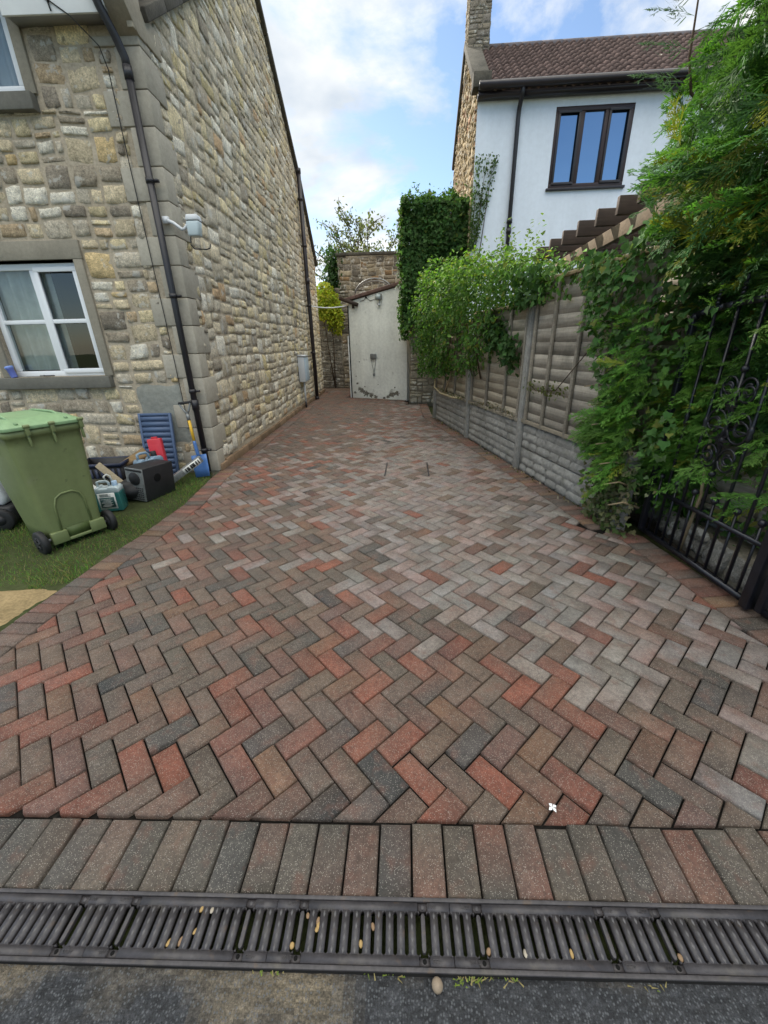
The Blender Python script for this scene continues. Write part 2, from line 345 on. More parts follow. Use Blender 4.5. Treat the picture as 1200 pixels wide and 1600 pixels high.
def paver(poly, col, z=None, gap=.0031, tone=1.0):
    if parea(poly) < 0: poly = poly[::-1]
    q = [poly[0]]
    for p in poly[1:]:
        if math.dist(p, q[-1]) > .008: q.append(p)
    if math.dist(q[0], q[-1]) < .008: q.pop()
    if len(q) < 3 or parea(q) < 1.0e-3: return
    o = inset(q, gap); 
    if not o or parea(o) < 3e-4: return
    i = inset(o, .0055)
    if not i or parea(i) < 2e-4: i = inset(o, .001)
    if not i: return
    n = len(o); cx = np.mean([p[0] for p in o]); cy = np.mean([p[1] for p in o])
    z0 = RNG.normal(0, .0012) if z is None else z
    tx, ty = RNG.normal(0, .009, 2)
    g = lambda p, dz: (p[0], p[1], z0+dz+tx*(p[0]-cx)+ty*(p[1]-cy)+ground_z(p[0], p[1]))
    V = [g(p, -.045) for p in o]+[g(p, -.0055) for p in o]+[g(p, 0) for p in i]
    F = [tuple(range(2*n, 3*n))]
    for a in range(n):
        b = (a+1) % n
        F.append((a, b, n+b, n+a)); F.append((n+a, n+b, 2*n+b, 2*n+a))
    ca = np.asarray(col, np.float32); cb = np.clip(ca*.55+.45*np.array(PAL[RNG.choice(len(PAL), p=PW)][0], np.float32)*RNG.uniform(.8, 1.15), .01, .6)
    an = RNG.uniform(0, 6.28); pr = np.array([(p[0]-cx)*math.cos(an)+(p[1]-cy)*math.sin(an) for p in i]); pr = np.clip(.5+pr/.10, 0, 1)[:, None]
    cv = ca*(1-pr)+cb*pr; vc = np.concatenate([cv*.7, cv*.85, cv])
    drv.faces(V, F, vc[[k for f in F for k in f]])
def ground_z(x, y): return .004*vn(x, y, 1.1, 3)-.004
S = .1396/2
OX, OY = -.131-S, 1.102-5*S
INS = .205
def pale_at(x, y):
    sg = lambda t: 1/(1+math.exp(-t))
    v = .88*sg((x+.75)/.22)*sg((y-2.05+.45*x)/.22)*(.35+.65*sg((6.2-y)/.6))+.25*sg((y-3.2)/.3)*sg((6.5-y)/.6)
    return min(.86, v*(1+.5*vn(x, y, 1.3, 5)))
for i in range(-70, 200):
    for mm in range(-60, 60):
        for kind in (0, 1):
            a0 = -i+4*mm; b0 = i
            cells = [(a0, b0), (a0+2, b0), (a0+2, b0+1), (a0, b0+1)] if kind == 0 else [(a0+2, b0), (a0+3, b0), (a0+3, b0+2), (a0+2, b0+2)]
            poly = [(OX+S*(a-b), OY+S*(a+b)) for a, b in cells]
            cx = sum(p[0] for p in poly)/4; cy = sum(p[1] for p in poly)/4
            if cy < .6 or cy > 14.4 or abs(cx) > 3.2: continue
            # front, left, right, back
            poly = clip_poly(poly, 0, .838, -.031, 1)
            for E, sg in ((LEFT, 1), (RIGHT, -1)):
                for (p, q) in {edge_at(E, cy-.12), edge_at(E, cy+.12)}:
                    if not poly: break
                    d = np.array(q)-np.array(p); d = d/np.linalg.norm(d); nrm = np.array((d[1], -d[0]))*sg
                    w = INS if p[1] < 10 else .08
                    poly = clip_poly(poly, p[0]+nrm[0]*w, p[1]+nrm[1]*w, nrm[0], nrm[1])
            if not poly: continue
            if cx > -1.9:
                nb = np.array((-.46, -.89)) if cx < -.03 else np.array((0, -1.0))
                pb = (-1.78, 12.52-.22) if cx < -.03 else (0, 10.75)
                poly = clip_poly(poly, pb[0], pb[1], nb[0], nb[1])
            if len(poly) < 3: continue
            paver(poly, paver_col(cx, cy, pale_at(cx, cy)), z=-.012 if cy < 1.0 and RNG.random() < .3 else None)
# border courses: one brick laid square to the edge
RED = [(.17,.088,.064), (.12,.08,.062), (.19,.078,.056), (.09,.076,.064), (.20,.115,.062), (.14,.092,.072)]
def border(E, sg, wid=.1035, y0=.0, tint=1.0):
    for k in range(len(E)-1):
        p = np.array(E[k]); q = np.array(E[k+1]); L = np.linalg.norm(q-p); d = (q-p)/L; nrm = np.array((d[1], -d[0]))*sg
        n = max(1, round(L/wid)); w = L/n
        for j in range(n):
            a = p+d*(j*w); b = p+d*((j+1)*w)
            if b[1] < y0: continue
            poly = [tuple(a), tuple(b), tuple(b+nrm*INS), tuple(a+nrm*INS)]
            poly = clip_poly(poly, 0, .838, -.031, 1)
            if len(poly) < 3: continue
            c = np.array(RED[RNG.integers(len(RED))])*RNG.uniform(.75, 1.15)*tint
            paver(poly, c)
border(LEFT, 1); border(RIGHT, -1)
border([(-1.78, 12.52), (-.06, 11.72)], 1); border([(.0, 10.96), (.46, 10.95)], 1)
# soldier course along the drain
k = 0; x = -3.0
while x < 3.2:
    w = .1042+RNG.normal(0, .0008)
    dy0, dy1 = RNG.normal(0, .003, 2)
    poly = [(x, .630+skew(x)+dy0), (x+w, .630+skew(x+w)+dy0), (x+w-.002, .832+skew(x+w)+dy1), (x-.002, .832+skew(x)+dy1)]
    c = np.array([(.115,.095,.074), (.098,.086,.070), (.078,.074,.066), (.13,.09,.07), (.16,.08,.058), (.105,.086,.07)][RNG.choice(6, p=[.28,.25,.16,.14,.07,.10])])
    paver(poly, c*.97*RNG.uniform(.85, 1.15), z=RNG.normal(.002, .002), gap=.0034)
    x += w
base = [(-2.41,.63+skew(-2.41))]+LEFT[1:]+[(-1.7,14.3),(-1.7,12.6),(0,11.9),(.0,11.1)]+RIGHT[::-1][:-1]+[(2.6,.63+skew(2.6))]
drv.faces([(x, y, -.024) for x, y in base], [tuple(range(len(base)))[::-1]], mat=1)
drv.build('driveway', [M_PAVER, M_JOINT], kind='structure')

al = MB(); al.box(-3.3, -1.74, 14.2, 16.5, -.06, -.012); al.build('path', mat('mossy_concrete', (.13,.085,.06), .9, mott=[(2,.3),(30,.25)], bump=[(60,.5)], stain=[(2.2,.5,(.09,.06,.035),.8,.15)]), kind='structure')

# road: a real gritty surface near the camera
rd = MB(); nx, ny = 220, 70
xs = np.linspace(-3.2, 3.2, nx); ys = np.linspace(-.2, .489, ny)
X, Y = np.meshgrid(xs, ys); Y = Y+.031*X*(Y > .2)
Z = RNG.normal(0, .0016, X.shape)+.004*np.sin(3*X+1)*np.cos(5*Y)-.016
Z = Z-np.clip((.12-Y)/.3, 0, 1)*.01
idx = np.arange(nx*ny).reshape(ny, nx)
q = np.stack([idx[:-1,:-1], idx[:-1,1:], idx[1:,1:], idx[1:,:-1]], -1).reshape(-1, 4)
fx = X[:-1,:-1].ravel(); fy = Y[:-1,:-1].ravel()
dn = (np.sin(3.1*fx+1)+np.sin(7.3*fx+9*fy)+np.sin(13*fy-4*fx+2)+.8*np.sin(23*fx+17*fy)+.8*np.sin(31*fy-19*fx))/4.6
dm = np.clip((np.interp(fx, [-1.6,-.9,-.25,-.05,.3,.6,1.2], [.8,1.0,.95,.2,.0,.35,.3])+.55*dn+.5*(fy-.36)/.12-.85)*1.7, 0, 1)[:, None]*.85
rd.raw(np.stack([X, Y, Z], -1).reshape(-1, 3), q.ravel(), np.full(len(q), 4), ((1-dm)*np.array((.05,.052,.057))+dm*np.array((.25,.205,.14)))*RNG.uniform(.75, 1.3, (len(fx), 1)))
rd.faces([(-60,-9,-.03),(60,-9,-.03),(60,-.19,-.03),(-60,-.19,-.03)], [(0,1,2,3)], (.045,.047,.052))
rd.build('road', M_ASPHALT, kind='structure')

# lawn and bare soil
lw = MB(); LW = [(-12,.5),(-2.43,.5)]+[(x-.012, y) for x, y in LEFT[1:-1]]+[(-2.6,4.9),(-12,4.45)]
lw.faces([(x, y, -.02) for x, y in LW], [tuple(range(len(LW)))]); lw.build('lawn', M_LAWN, kind='structure')
sp = MB(); g = 26
P = []
for j in range(g):
    for i in range(g):
        u, v = i/(g-1), j/(g-1)
        x = -3.7+u*(1.32-.06*math.sin(v*3)); y = 1.30+v*.86+.1*vn(u*3, v*3, 1, 2)
        ex = [E for E in [edge_at(LEFT, y)]][0]; lim = ex[0][0]+(ex[1][0]-ex[0][0])*(y-ex[0][1])/(ex[1][1]-ex[0][1])-.02
        m = min(u, 1-u, v, 1-v)
        P.append((min(x, lim), y, -.022+.035*min(1, m*6)+.006*vn(x*9, y*9)+RNG.normal(0, .0015)))
idx = np.arange(g*g).reshape(g, g); q = np.stack([idx[:-1,:-1], idx[:-1,1:], idx[1:,1:], idx[1:,:-1]], -1).reshape(-1, 4)
sp.raw(P, q.ravel(), np.full(len(q), 4)); sp.build('soil', M_SAND, kind='structure', smooth=True)

# grass blades
def grass():
    n = 60000
    x = RNG.uniform(-5.2, -2.15, n); y = RNG.uniform(1.9, 4.85, n)
    lim = np.interp(y, [e[1] for e in LEFT], [e[0] for e in LEFT])-.015+.02*np.sin(9*y)
    cl = np.sin(5.1*x+1)+np.sin(6.3*y)+np.sin(3.1*(x+y)+2)
    ok = (x < lim) & (RNG.random(n) < .52+.45*cl/2) & ~((y < 2.2+.05*np.sin(20*x)) & (x > -3.65))
    x, y, cl = x[ok], y[ok], cl[ok]; n = len(x)
    h = RNG.uniform(.012, .034, n)*(1+.35*cl/3)*np.where(RNG.random(n) < .04, 1.9, 1); a = RNG.uniform(0, 6.28, n); w = .0022
    lean = RNG.uniform(.2, 1.1, n)*h; b = RNG.uniform(0, 6.28, n)
    z0 = np.full(n, -.022)
    v = np.stack([np.stack([x-w*np.cos(a), y-w*np.sin(a), z0], 1), np.stack([x+w*np.cos(a), y+w*np.sin(a), z0], 1),
                  np.stack([x+lean*np.cos(b), y+lean*np.sin(b), z0+h], 1)], 1)
    c = np.stack([RNG.uniform(.07, .14, n), RNG.uniform(.15, .26, n), RNG.uniform(.025, .05, n)], 1)
    dry = RNG.random(n) < .2+.12*cl[:n]/3; c[dry] = (.24, .21, .085)
    m = MB(); m.raw(v.reshape(-1, 3), np.arange(3*n), np.full(n, 3), c)
    o = m.build('grass', M_GRASSBLADE, kind='stuff'); tag(o, 'short green lawn grass beside the brick drive', 'grass', kind='stuff')
grass()

# ------------------------------------------------------------------ drain
def drain():
    t = thing('drainage_channel', 'black cast iron slotted channel drain across the mouth of the drive', 'drain', (0, .4915, 0), math.atan(.031))
    # local: x along the drain, y 0..0.148 deep
    W = .130
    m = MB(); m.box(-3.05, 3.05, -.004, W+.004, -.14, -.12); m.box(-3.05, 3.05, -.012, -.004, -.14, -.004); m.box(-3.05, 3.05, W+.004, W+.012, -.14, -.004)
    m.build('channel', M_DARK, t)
    m = MB(); m.box(-3.05, 3.05, -.011, -.001, -.05, .0015); m.box(-3.05, 3.05, W+.001, W+.011, -.05, .0015); m.build('frame_edge', M_IRON, t, bevel=.0015)
    x0 = -.874-.5*5
    def text(s, x, y, size, rot, parent):
        cu = bpy.data.curves.new('lettering', 'FONT'); cu.body = s; cu.size = size; cu.extrude = .0008; cu.align_x = 'CENTER'; cu.align_y = 'CENTER'
        o = bpy.data.objects.new('lettering', cu); COL.objects.link(o)
        me = bpy.data.meshes.new_from_object(o.evaluated_get(bpy.context.evaluated_depsgraph_get()))
        bpy.data.objects.remove(o); me.materials.clear(); me.materials.append(M_IRON)
        o = bpy.data.objects.new('lettering', me); COL.objects.link(o); o.parent = parent; o.location = (x, y, .0016); o.rotation_euler = (0, 0, rot)
        return o
    proto = None
    for gi in range(12):
        ox = x0+gi*.5
        if ox > 2.6: break
        if proto is None:
            gz = MB(); P = .03125; sw = .0108; y0, y1 = .020, .110
            lock = (2, 13); pk = [((i+.5)*P-.0145, (i+.5)*P+.0145) for i in lock]
            segs = [(.0010, pk[0][0]), (pk[0][1], pk[1][0]), (pk[1][1], .4990)]
            for (a, b) in segs:
                gz.box(a, b, .001, y0, -.024, 0); gz.box(a, b, y1, W-.001, -.024, 0)
            for (a, b) in pk:                                             # sunk bolt pockets
                gz.box(a+.0005, b-.0005, .002, y0-.003, -.024, -.0045); gz.box(a+.0005, b-.0005, y1+.003, W-.002, -.024, -.0045)
                gz.lathe([(.0055, -.0044), (.0055, -.0036)], 10, ((a+b)/2, .0105, 0), mat=1); gz.lathe([(.0065, -.0044), (.006, -.002), (.003, -.0016)], 10, ((a+b)/2, W-.0105, 0))
            for i in range(16):
                c = (i+.5)*P
                a, b = c-P/2+sw/2, c+P/2-sw/2
                if i in lock: continue
                gz.box(max(a, .0010), min(b, .4990), y0-.0005, y1+.0005, -.022, -.0003)
                for yy in (.029, .053, .077, .101):                      # raised diamond studs
                    d = .0036; e = .008
                    gz.faces([(c-d, yy, -.0003), (c, yy-e, -.0003), (c+d, yy, -.0003), (c, yy+e, -.0003), (c, yy, .0030)], [(0,1,4),(1,2,4),(2,3,4),(3,0,4)], mat=2)
            for i in range(17):                                           # rounded slot ends
                c = i*P
                for s in (-1, 1):
                    if not (0 < c+s*sw/2 < .5): continue
                    if any(p0 < c+s*.001 < p1 for p0, p1 in pk): continue
                    for (yy, d) in ((y0, 1), (y1, -1)):
                        e = c+s*sw/2; k = .0062
                        pts = [(e, yy), (e-s*k, yy), (e-s*k*.55, yy+d*k*.16), (e-s*k*.16, yy+d*k*.5), (e, yy+d*k)]
                        if s*d < 0: pts = pts[::-1]
                        gz.prism(pts, -.022, -.0006)
            proto = gz.build('grating', [M_IRON, M_DARK, mat('worn_iron', (.072,.069,.072), .45, mott=[(60,.3)], spec=.5)], t)
            for i in lock:
                c = (i+.5)*P; lb = MB(); lb.prism([(c-.0058, .031), (c-.003, .025), (c+.003, .025), (c+.0058, .031), (c+.0058, .099), (c+.003, .105), (c-.003, .105), (c-.0058, .099)], -.012, .002); o = lb.build('locking_bar', M_IRON, proto, bevel=.0012)
            text('S 100', .055, .0105, .0115, math.pi, proto); text('ACO', .455, .0105, .012, math.pi, proto)
            text('ACO', .045, .1200, .012, 0, proto); text('S 100', .447, .1200, .0115, 0, proto)
            proto.location = (ox, 0, 0)
        else:
            c = copy_tree(proto, t); c.location = (ox, 0, 0)
    return x0
GX0 = drain()
def slot_pt(k, f):      # k-th slot from the first joint in view, f along the slot
    x = -.874+.03125*k; y = .024+.085*f
    a = math.atan(.031); return (x*math.cos(a)-y*math.sin(a), .4915+x*math.sin(a)+y*math.cos(a))
pb = MB(); a = np.linspace(0, 2*math.pi, 10, endpoint=False)
pb.lathe([(.001,-.0045),(.0045,-.0035),(.0062,0),(.0045,.0035),(.001,.0045)], 10, col=(.42,.30,.13)); 
for k, (s, f, cidx) in enumerate([(9.0,.95,0),(10,.93,1),(9.1,.4,0),(7.1,.12,0),(8.1,.15,2),(18,.12,0),(19,.85,2),(20,.72,2),(20,.52,0),(20.1,.62,0),(24,.2,0),(25,.62,2),(35,.1,2),(38.1,.08,1),(42,.1,0),(51,.08,2)]):
    x, y = slot_pt(s, f)
    m = MB(); m.lathe([(.001,-.0042),(.0048,-.0032),(.0064,0),(.0048,.0032),(.001,.0042)], 10, col=[(.33,.22,.085),(.34,.30,.24),(.21,.135,.075)][cidx])
    o = m.build('pebble', M_PEBBLE, smooth=True); o.location = (x, y, -.0035); o.scale = (.8+.3*random.random(), 1.2+.6*random.random(), .8); o.rotation_euler = (random.uniform(-.3,.3), 0, random.uniform(-.4,.4))
    tag(o, ['small yellow ochre pebble lodged in a slot of the drain', 'small whitish pebble lodged in a slot of the drain', 'small brown pebble lodged in a slot of the drain'][cidx], 'pebble', 'pebbles caught in the drain slots')
m = MB(); m.lathe([(.002,-.012),(.012,-.008),(.0155,0),(.012,.008),(.002,.012)], 12, col=(.23,.18,.13)); o = m.build('pebble', M_PEBBLE, smooth=True); o.location = (.078, .464, -.006); o.rotation_euler = (.3,.2,.5)
tag(o, 'larger round brown pebble on the asphalt at the lip of the drain', 'pebble')

def weeds():
    m = MB(); 
    for x0, n in ((-.05, 16), (.16, 40), (.25, 22), (-.36, 12), (.62, 8), (.98, 6)):
        for _ in range(n):
            x = x0+RNG.normal(0, .028); y = .476+skew(x)+RNG.normal(0, .006); a = RNG.uniform(0, 6.28); L = RNG.uniform(.006, .02)
            c, s = math.cos(a), math.sin(a); w = .002
            m.faces([(x-w*s, y+w*c, -.012), (x+w*s, y-w*c, -.012), (x+L*c, y+L*s, -.012+L*.6)], [(0,1,2)], (.16,.22,.04) if RNG.random() < .55 else (.26,.22,.10))
    o = m.build('weeds', M_GRASSBLADE, kind='stuff'); tag(o, 'sprigs of moss and dry weed along the road edge of the drain', 'weeds', kind='stuff')
weeds()
# scrap of white petal on the bricks
m = MB()
for k in range(4):
    a = k*1.57+.5; c, s = math.cos(a), math.sin(a)
    m.faces([(0,0,.004),(.009*c-.006*s,.009*s+.006*c,.007),(.017*c,.017*s,.003),(.009*c+.006*s,.009*s-.006*c,.008)], [(0,3,2,1)], (.75,.76,.78))
o = m.build('petal', M_LITTER); o.location = (.504, .898, .0); tag(o, 'torn white petal lying on the herringbone bricks', 'petal')
# recessed cover frame among the bricks
t = thing('inspection_cover', 'brick filled inspection cover marked by two thin dark metal edges in the drive', 'cover', (-.02, 4.95, 0))
for x0 in (-.27, .27):
    m = MB(); m.box(x0-.006, x0+.006, -.29, .29, -.03, .009); m.build('frame_edge', M_BLACKPIPE, t)

# ------------------------------------------------------------------ rubble walls
def rubble(mb, org, ud, nd, u0, u1, v0, v1, top=None, holes=(), mh=.15, ml=.26, pal=None, hgt=.03, seed=1, mat=0, ragged=0.0, gap=.007):
    rg = np.random.default_rng(seed); org = np.array(org, float); ud = np.array(ud, float); nd = np.array(nd, float); up = np.array((0, 0, 1.0))
    S1 = np.array([-1, -.93, -.5, -.05, .45, .93, 1.0]); T1 = np.array([-1, -.90, -.3, .3, .90, 1.0])
    s, t = np.meshgrid(S1, T1); s = s.ravel(); t = t.ravel(); ns, ntt = len(S1), len(T1)
    idx = np.arange(ns*ntt).reshape(ntt, ns); q = np.stack([idx[:-1,:-1], idx[:-1,1:], idx[1:,1:], idx[1:,:-1]], -1).reshape(-1, 4)
    if np.dot(np.cross(ud, up), nd) < 0: q = q[:, ::-1]
    pw = np.array([p[1] for p in pal]); pw = pw/pw.sum()
    wu = lambda u, v: .014*np.sin(3.1*u+1.7*v+seed)+.008*np.sin(7.3*v-2.2*u)
    wv = lambda u, v: .012*np.sin(1.9*u+seed)+.008*np.sin(4.7*u+1.1*v+2)+.004*np.sin(11*u)
    def stone(a, b, c, d):
        if b-a < .035 or d-c < .03: return
        hw, hh = (b-a)/2-gap*rg.uniform(.8, 2.2), (d-c)/2-gap*rg.uniform(.5, 1.6); cu, cv = (a+b)/2, (c+d)/2
        k1, k2 = rg.uniform(.0, .09, 2); sk = rg.normal(0, .09)
        x = s*(1-k1*np.abs(t)**3)+sk*t*.5*min(1, hh/hw); y = t*(1-k2*np.abs(s)**3)+rg.normal(0, .07)*s
        ph = rg.uniform(0, 6.28, 6)
        x = x+.03*np.sin(2.6*t+ph[0])+rg.normal(0, .028, len(s)); y = y+.04*np.sin(2.2*s+ph[2])+rg.normal(0, .04, len(s))
        u = cu+x*hw; v = cv+y*hh
        edge = np.maximum(np.abs(s), np.abs(t))
        pl = hgt*rg.uniform(.35, 1.4); tl1, tl2 = rg.normal(0, .22, 2)*pl
        w = np.where(edge > .99, -.003, np.where(edge > .8, pl*.9, pl))
        w = w+(edge < .99)*(tl1*s+tl2*t+.12*pl*np.sin(2.3*s+ph[4])+rg.normal(0, .0022+.10*pl, len(s)))
        u2 = u+wu(u, v); v2 = v+wv(u, v)
        v2 = np.maximum(v2, v0-.05)
        if top is not None:
            lim = top(u2)
            if np.all(v2 > lim): return
            w = np.where(v2 > lim, np.minimum(w, 0), w); v2 = np.minimum(v2, lim)
        P = org+u2[:, None]*ud+v2[:, None]*up+w[:, None]*nd
        base = np.array(pal[rg.choice(len(pal), p=pw)][0])*rg.uniform(.82, 1.16)
        mb.raw(P, q.ravel(), np.full(len(q), 4), base, mat)
    def split(a, b, c, d, dep=0):
        l, h = b-a, d-c
        if l < ml*rg.uniform(.8, 1.7) and h < mh*rg.uniform(.8, 1.6) or dep > 6:
            stone(a, b, c, d); return
        if l/(ml*1.05) > h/mh*rg.uniform(.75, 1.3) and l > ml*.9:
            e = a+l*rg.uniform(.33, .67); split(a, e, c, d, dep+1); split(e, b, c, d, dep+1)
        elif h > mh*.75:
            e = c+h*rg.uniform(.35, .65); split(a, b, c, e, dep+1); split(a, b, e, d, dep+1)
        else: stone(a, b, c, d)
    v = v0
    while v < v1-.03:
        h = mh*rg.uniform(1.0, 2.9); h = min(h, v1-v)
        if v1-(v+h) < .08: h = v1-v
        iv = [(u0, u1)]
        for (a, b, c, d) in holes:
            if c-.03 > v and c < v+h: h = c-v                     # break the course at the opening
            if d > v+.03 and d < v+h: h = d-v
        for (a, b, c, d) in holes:
            if min(d, v+h)-max(c, v) > .04:
                nv = []
                for (p, r) in iv:
                    if a > p: nv.append((p, min(a, r)))
                    if b < r: nv.append((max(b, p), r))
                iv = [z for z in nv if z[1]-z[0] > .03]
        for (p, r) in iv:
            u = p
            while u < r-.02:
                l = ml*rg.uniform(.9, 3.2)
                if r-(u+l) < .12: l = r-u
                split(u, u+l, v, v+h); u += l
        v += h

A27 = R(2.7); C0 = Vector((-2.5, 4.91, 0))
house = thing('stone_house', 'honey coloured rubble stone house with tall gable beside the drive', 'house', C0, A27)
PAL_F = [((np.array(c_)*np.array((1.66,1.62,1.53))), w_) for c_, w_ in [((.36,.31,.225), 5), ((.33,.30,.25), 4), ((.235,.205,.165), 3), ((.40,.345,.23), 2), ((.36,.28,.16), .6), ((.17,.15,.125), 1.3), ((.43,.41,.36), 2), ((.30,.235,.16), 1.5)]]
PAL_G = [((np.array(c_)*np.array((1.66,1.62,1.53))), w_) for c_, w_ in [((.39,.345,.265), 5), ((.35,.32,.265), 5), ((.30,.27,.215), 3), ((.43,.375,.26), 2), ((.33,.24,.155), .7), ((.23,.205,.17), 1.2), ((.45,.43,.38), 2.4), ((.36,.31,.19), 1)]]
VERGE_U = np.array([0, .12, 4.6, 6.1, 7.7, 9.35]); VERGE_Z = np.array([4.33, 4.36, 7.42, 6.44, 5.42, 3.92])
verge = lambda u: np.interp(u, VERGE_U, VERGE_Z)
w = MB()
# core of the house (mortar faces), kept a little behind the stone faces
prof = [(0.0, -.1), (9.35, -.1)]+[(float(a), float(b)-.03) for a, b in list(zip(VERGE_U, VERGE_Z))[::-1]]
w.faces([(0, y, z) for y, z in prof], [tuple(range(len(prof)))], mat=1)
# front wall mortar sheet with window holes
WIN = (-2.28, -1.145, 1.215, 2.415); WUP = (-2.30, -1.145, 3.76, 5.1)
def sheet(x0, x1, z0, z1, y, holes, mb, mi):
    xs = sorted({x0, x1, *[h[0] for h in holes], *[h[1] for h in holes]}); zs = sorted({z0, z1, *[min(h[2], z1) for h in holes], *[min(h[3], z1) for h in holes]})
    for i in range(len(xs)-1):
        for j in range(len(zs)-1):
            cx, cz = (xs[i]+xs[i+1])/2, (zs[j]+zs[j+1])/2
            if any(h[0] < cx < h[1] and h[2] < cz < h[3] for h in holes): continue
            mb.faces([(xs[i],y,zs[j]),(xs[i+1],y,zs[j]),(xs[i+1],y,zs[j+1]),(xs[i],y,zs[j+1])], [(0,1,2,3)], mat=mi)
sheet(-6.5, 0, -.1, 4.36, 0, [WIN, WUP], w, 1)
sheet(-6.5, -1.06, 4.36, 5.4, 0, [WUP], w, 1)
# reveals
for (a, b, c, d) in (WIN, WUP):
    for f in ([(a,0,c),(a,.16,c),(a,.16,d),(a,0,d)], [(b,0,c),(b,0,d),(b,.16,d),(b,.16,c)], [(a,0,d),(a,.16,d),(b,.16,d),(b,0,d)], [(a,0,c),(b,0,c),(b,.16,c),(a,.16,c)]):
        w.faces(f, [(0,1,2,3)], mat=1)
w.faces([(-6.5,9.35,-.1),(0,9.35,-.1),(0,9.35,3.92),(-6.5,9.35,3.92)], [(0,1,2,3)], mat=2)
w.faces([(-6.5,0,-.1),(-6.5,0,4.36),(-6.5,4.6,7.42),(-6.5,9.35,3.92),(-6.5,9.35,-.1)], [(0,1,2,3,4)], mat=2)
rubble(w, (0,0,0), (1,0,0), (0,-1,0), -4.6, -.40, .0, 4.32, holes=[(-2.42,-1.035,1.07,2.60), (-2.42,-1.035,3.64,5.2), (-.83,-.2,.35,1.11)], mh=.19, ml=.29, pal=PAL_F, hgt=.014, seed=5, gap=.011)
rubble(w, (0,0,0), (1,0,0), (0,-1,0), -.40, -.27, .0, 4.05, holes=[(-.83,-.2,.35,1.11)], mh=.145, ml=.13, pal=PAL_F, hgt=.019, seed=8, gap=.009)
rubble(w, (0,0,0), (0,1,0), (1,0,0), .36, 9.33, .12, 7.5, top=lambda u: verge(u)-.09, mh=.195, ml=.29, pal=PAL_G, hgt=.0125, seed=11, gap=.0085)
rubble(w, (0,0,0), (0,1,0), (1,0,0), .20, .36, .12, 4.3, mh=.16, ml=.16, pal=PAL_G, hgt=.02, seed=13, gap=.006)
w.build('wall', [M_STONE, M_MORTAR, M_MORTAR2], house)
# plinth course of brick and stone at the foot of the gable
m = MB(); y = .02
while y < 9.3:
    l = RNG.uniform(.2, .24); m.box(0, .045, y+.004, y+l-.004, -.02, .085+RNG.normal(0, .006), np.array((.22,.15,.095))*RNG.uniform(.7, 1.2)); y += l
m.build('plinth', M_ASHLAR, house, bevel=.006)
# quoins
m = MB(); z = .0; k = 0
while z < 4.08:
    h = [.27, .30, .285, .31][k % 4]; h = min(h, 4.14-z)
    lf, lg = ((.41, .19) if k % 2 == 0 else (.22, .37))
    c = np.array((.37,.34,.28))*RNG.uniform(.88, 1.1)
    m.box(-lf, .024, -.022, lg, z+.0035, z+h-.0035, c); z += h; k += 1
m.box(-.02, .036, -.10, .40, 4.145, 4.36, np.array((.36,.32,.25)))
# corbelled kneeler block carrying the verge
m.prism([(-.03, 4.13), (-.27, 4.32), (-.27, 4.50), (.10, 4.50), (.10, 4.13)], -.19, .04, plane='yz', col=np.array((.34,.30,.235)))
m.build('corner_stonework', M_ASHLAR, house, bevel=.007)
# render patch
m = MB(); g = 14; P = []
for j in range(g):
    for i in range(g):
        u, v = i/(g-1), j/(g-1); x = -.85+u*.58+.03*vn(u*4, v*4, 1, 1)*(1 if i in (0, g-1) else 0); z = .36+v*.75+.02*vn(u*5, v*2, 1, 4)
        P.append((x, -.012-.008*vn(u*6, v*6, 1, 3)-(.0 if 0 < i < g-1 and 0 < j < g-1 else -.02), z))
idx = np.arange(g*g).reshape(g, g); q = np.stack([idx[:-1,:-1], idx[:-1,1:], idx[1:,1:], idx[1:,:-1]], -1).reshape(-1, 4)
m.raw(P, q.ravel(), np.full(len(q), 4)); m.build('render_patch', M_PATCH, house, smooth=True)
# roof slabs with verge coping
m = MB()
for (a, b) in ((0, 2), (2, 3), (3, 4), (4, 5)):
    ya, za, yb, zb = VERGE_U[a], VERGE_Z[a], VERGE_U[b], VERGE_Z[b]
    if a == 0: ya, za = -.30, 4.53
    d = np.array((yb-ya, zb-za)); d = d/np.linalg.norm(d); nn = np.array((-d[1], d[0]))
    v = []
    for x in (-6.6, -.02):
        v += [(x, ya, za), (x, yb, zb), (x, yb+nn[0]*.09, zb+nn[1]*.09), (x, ya+nn[0]*.09, za+nn[1]*.09)]
    m.faces(v, [(0,1,2,3),(4,7,6,5),(0,4,5,1),(1,5,6,2),(2,6,7,3),(3,7,4,0)], np.array((.09,.065,.055)))
m.build('roof', M_TILE, house)
m = MB()
for (a, b) in ((1, 2), (2, 3), (3, 4), (4, 5)):
    ya, za, yb, zb = VERGE_U[a], VERGE_Z[a]-.02, VERGE_U[b], VERGE_Z[b]-.02
    if b == 5: yb += .12; zb -= .10
    L = math.hypot(yb-ya, zb-za); n = max(2, int(L/.6))
    for i in range(n):
        p, r = i/n, (i+1)/n; e = .004/L
        m.bar((-.02, ya+(yb-ya)*(p+e), za+(zb-za)*(p+e)), (-.02, ya+(yb-ya)*(r-e), za+(zb-za)*(r-e)), .20, .10)
m.build('verge_coping', M_COPING, house, bevel=.01)
# eaves: fascia, soffit, gutter
m = MB(); m.box(-1.05, -.14, -.20, -.178, 4.19, 4.52); m.build('fascia', M_WHITEBOARD, house, bevel=.003)
m = MB(); m.box(-1.05, -.14, -.177, -.002, 4.215, 4.235); m.build('soffit', mat('grey_soffit', (.30,.29,.27), .7, mott=[(4,.15)]), house)
m = MB(); m.tube([(-1.05, -.26, 4.56), (-.05, -.26, 4.56)], .055, 10)
for x in (-.95, -.6, -.25): m.box(x-.012, x+.012, -.28, -.20, 4.48, 4.50)
m.build('gutter', M_BROWN, house, smooth=True)
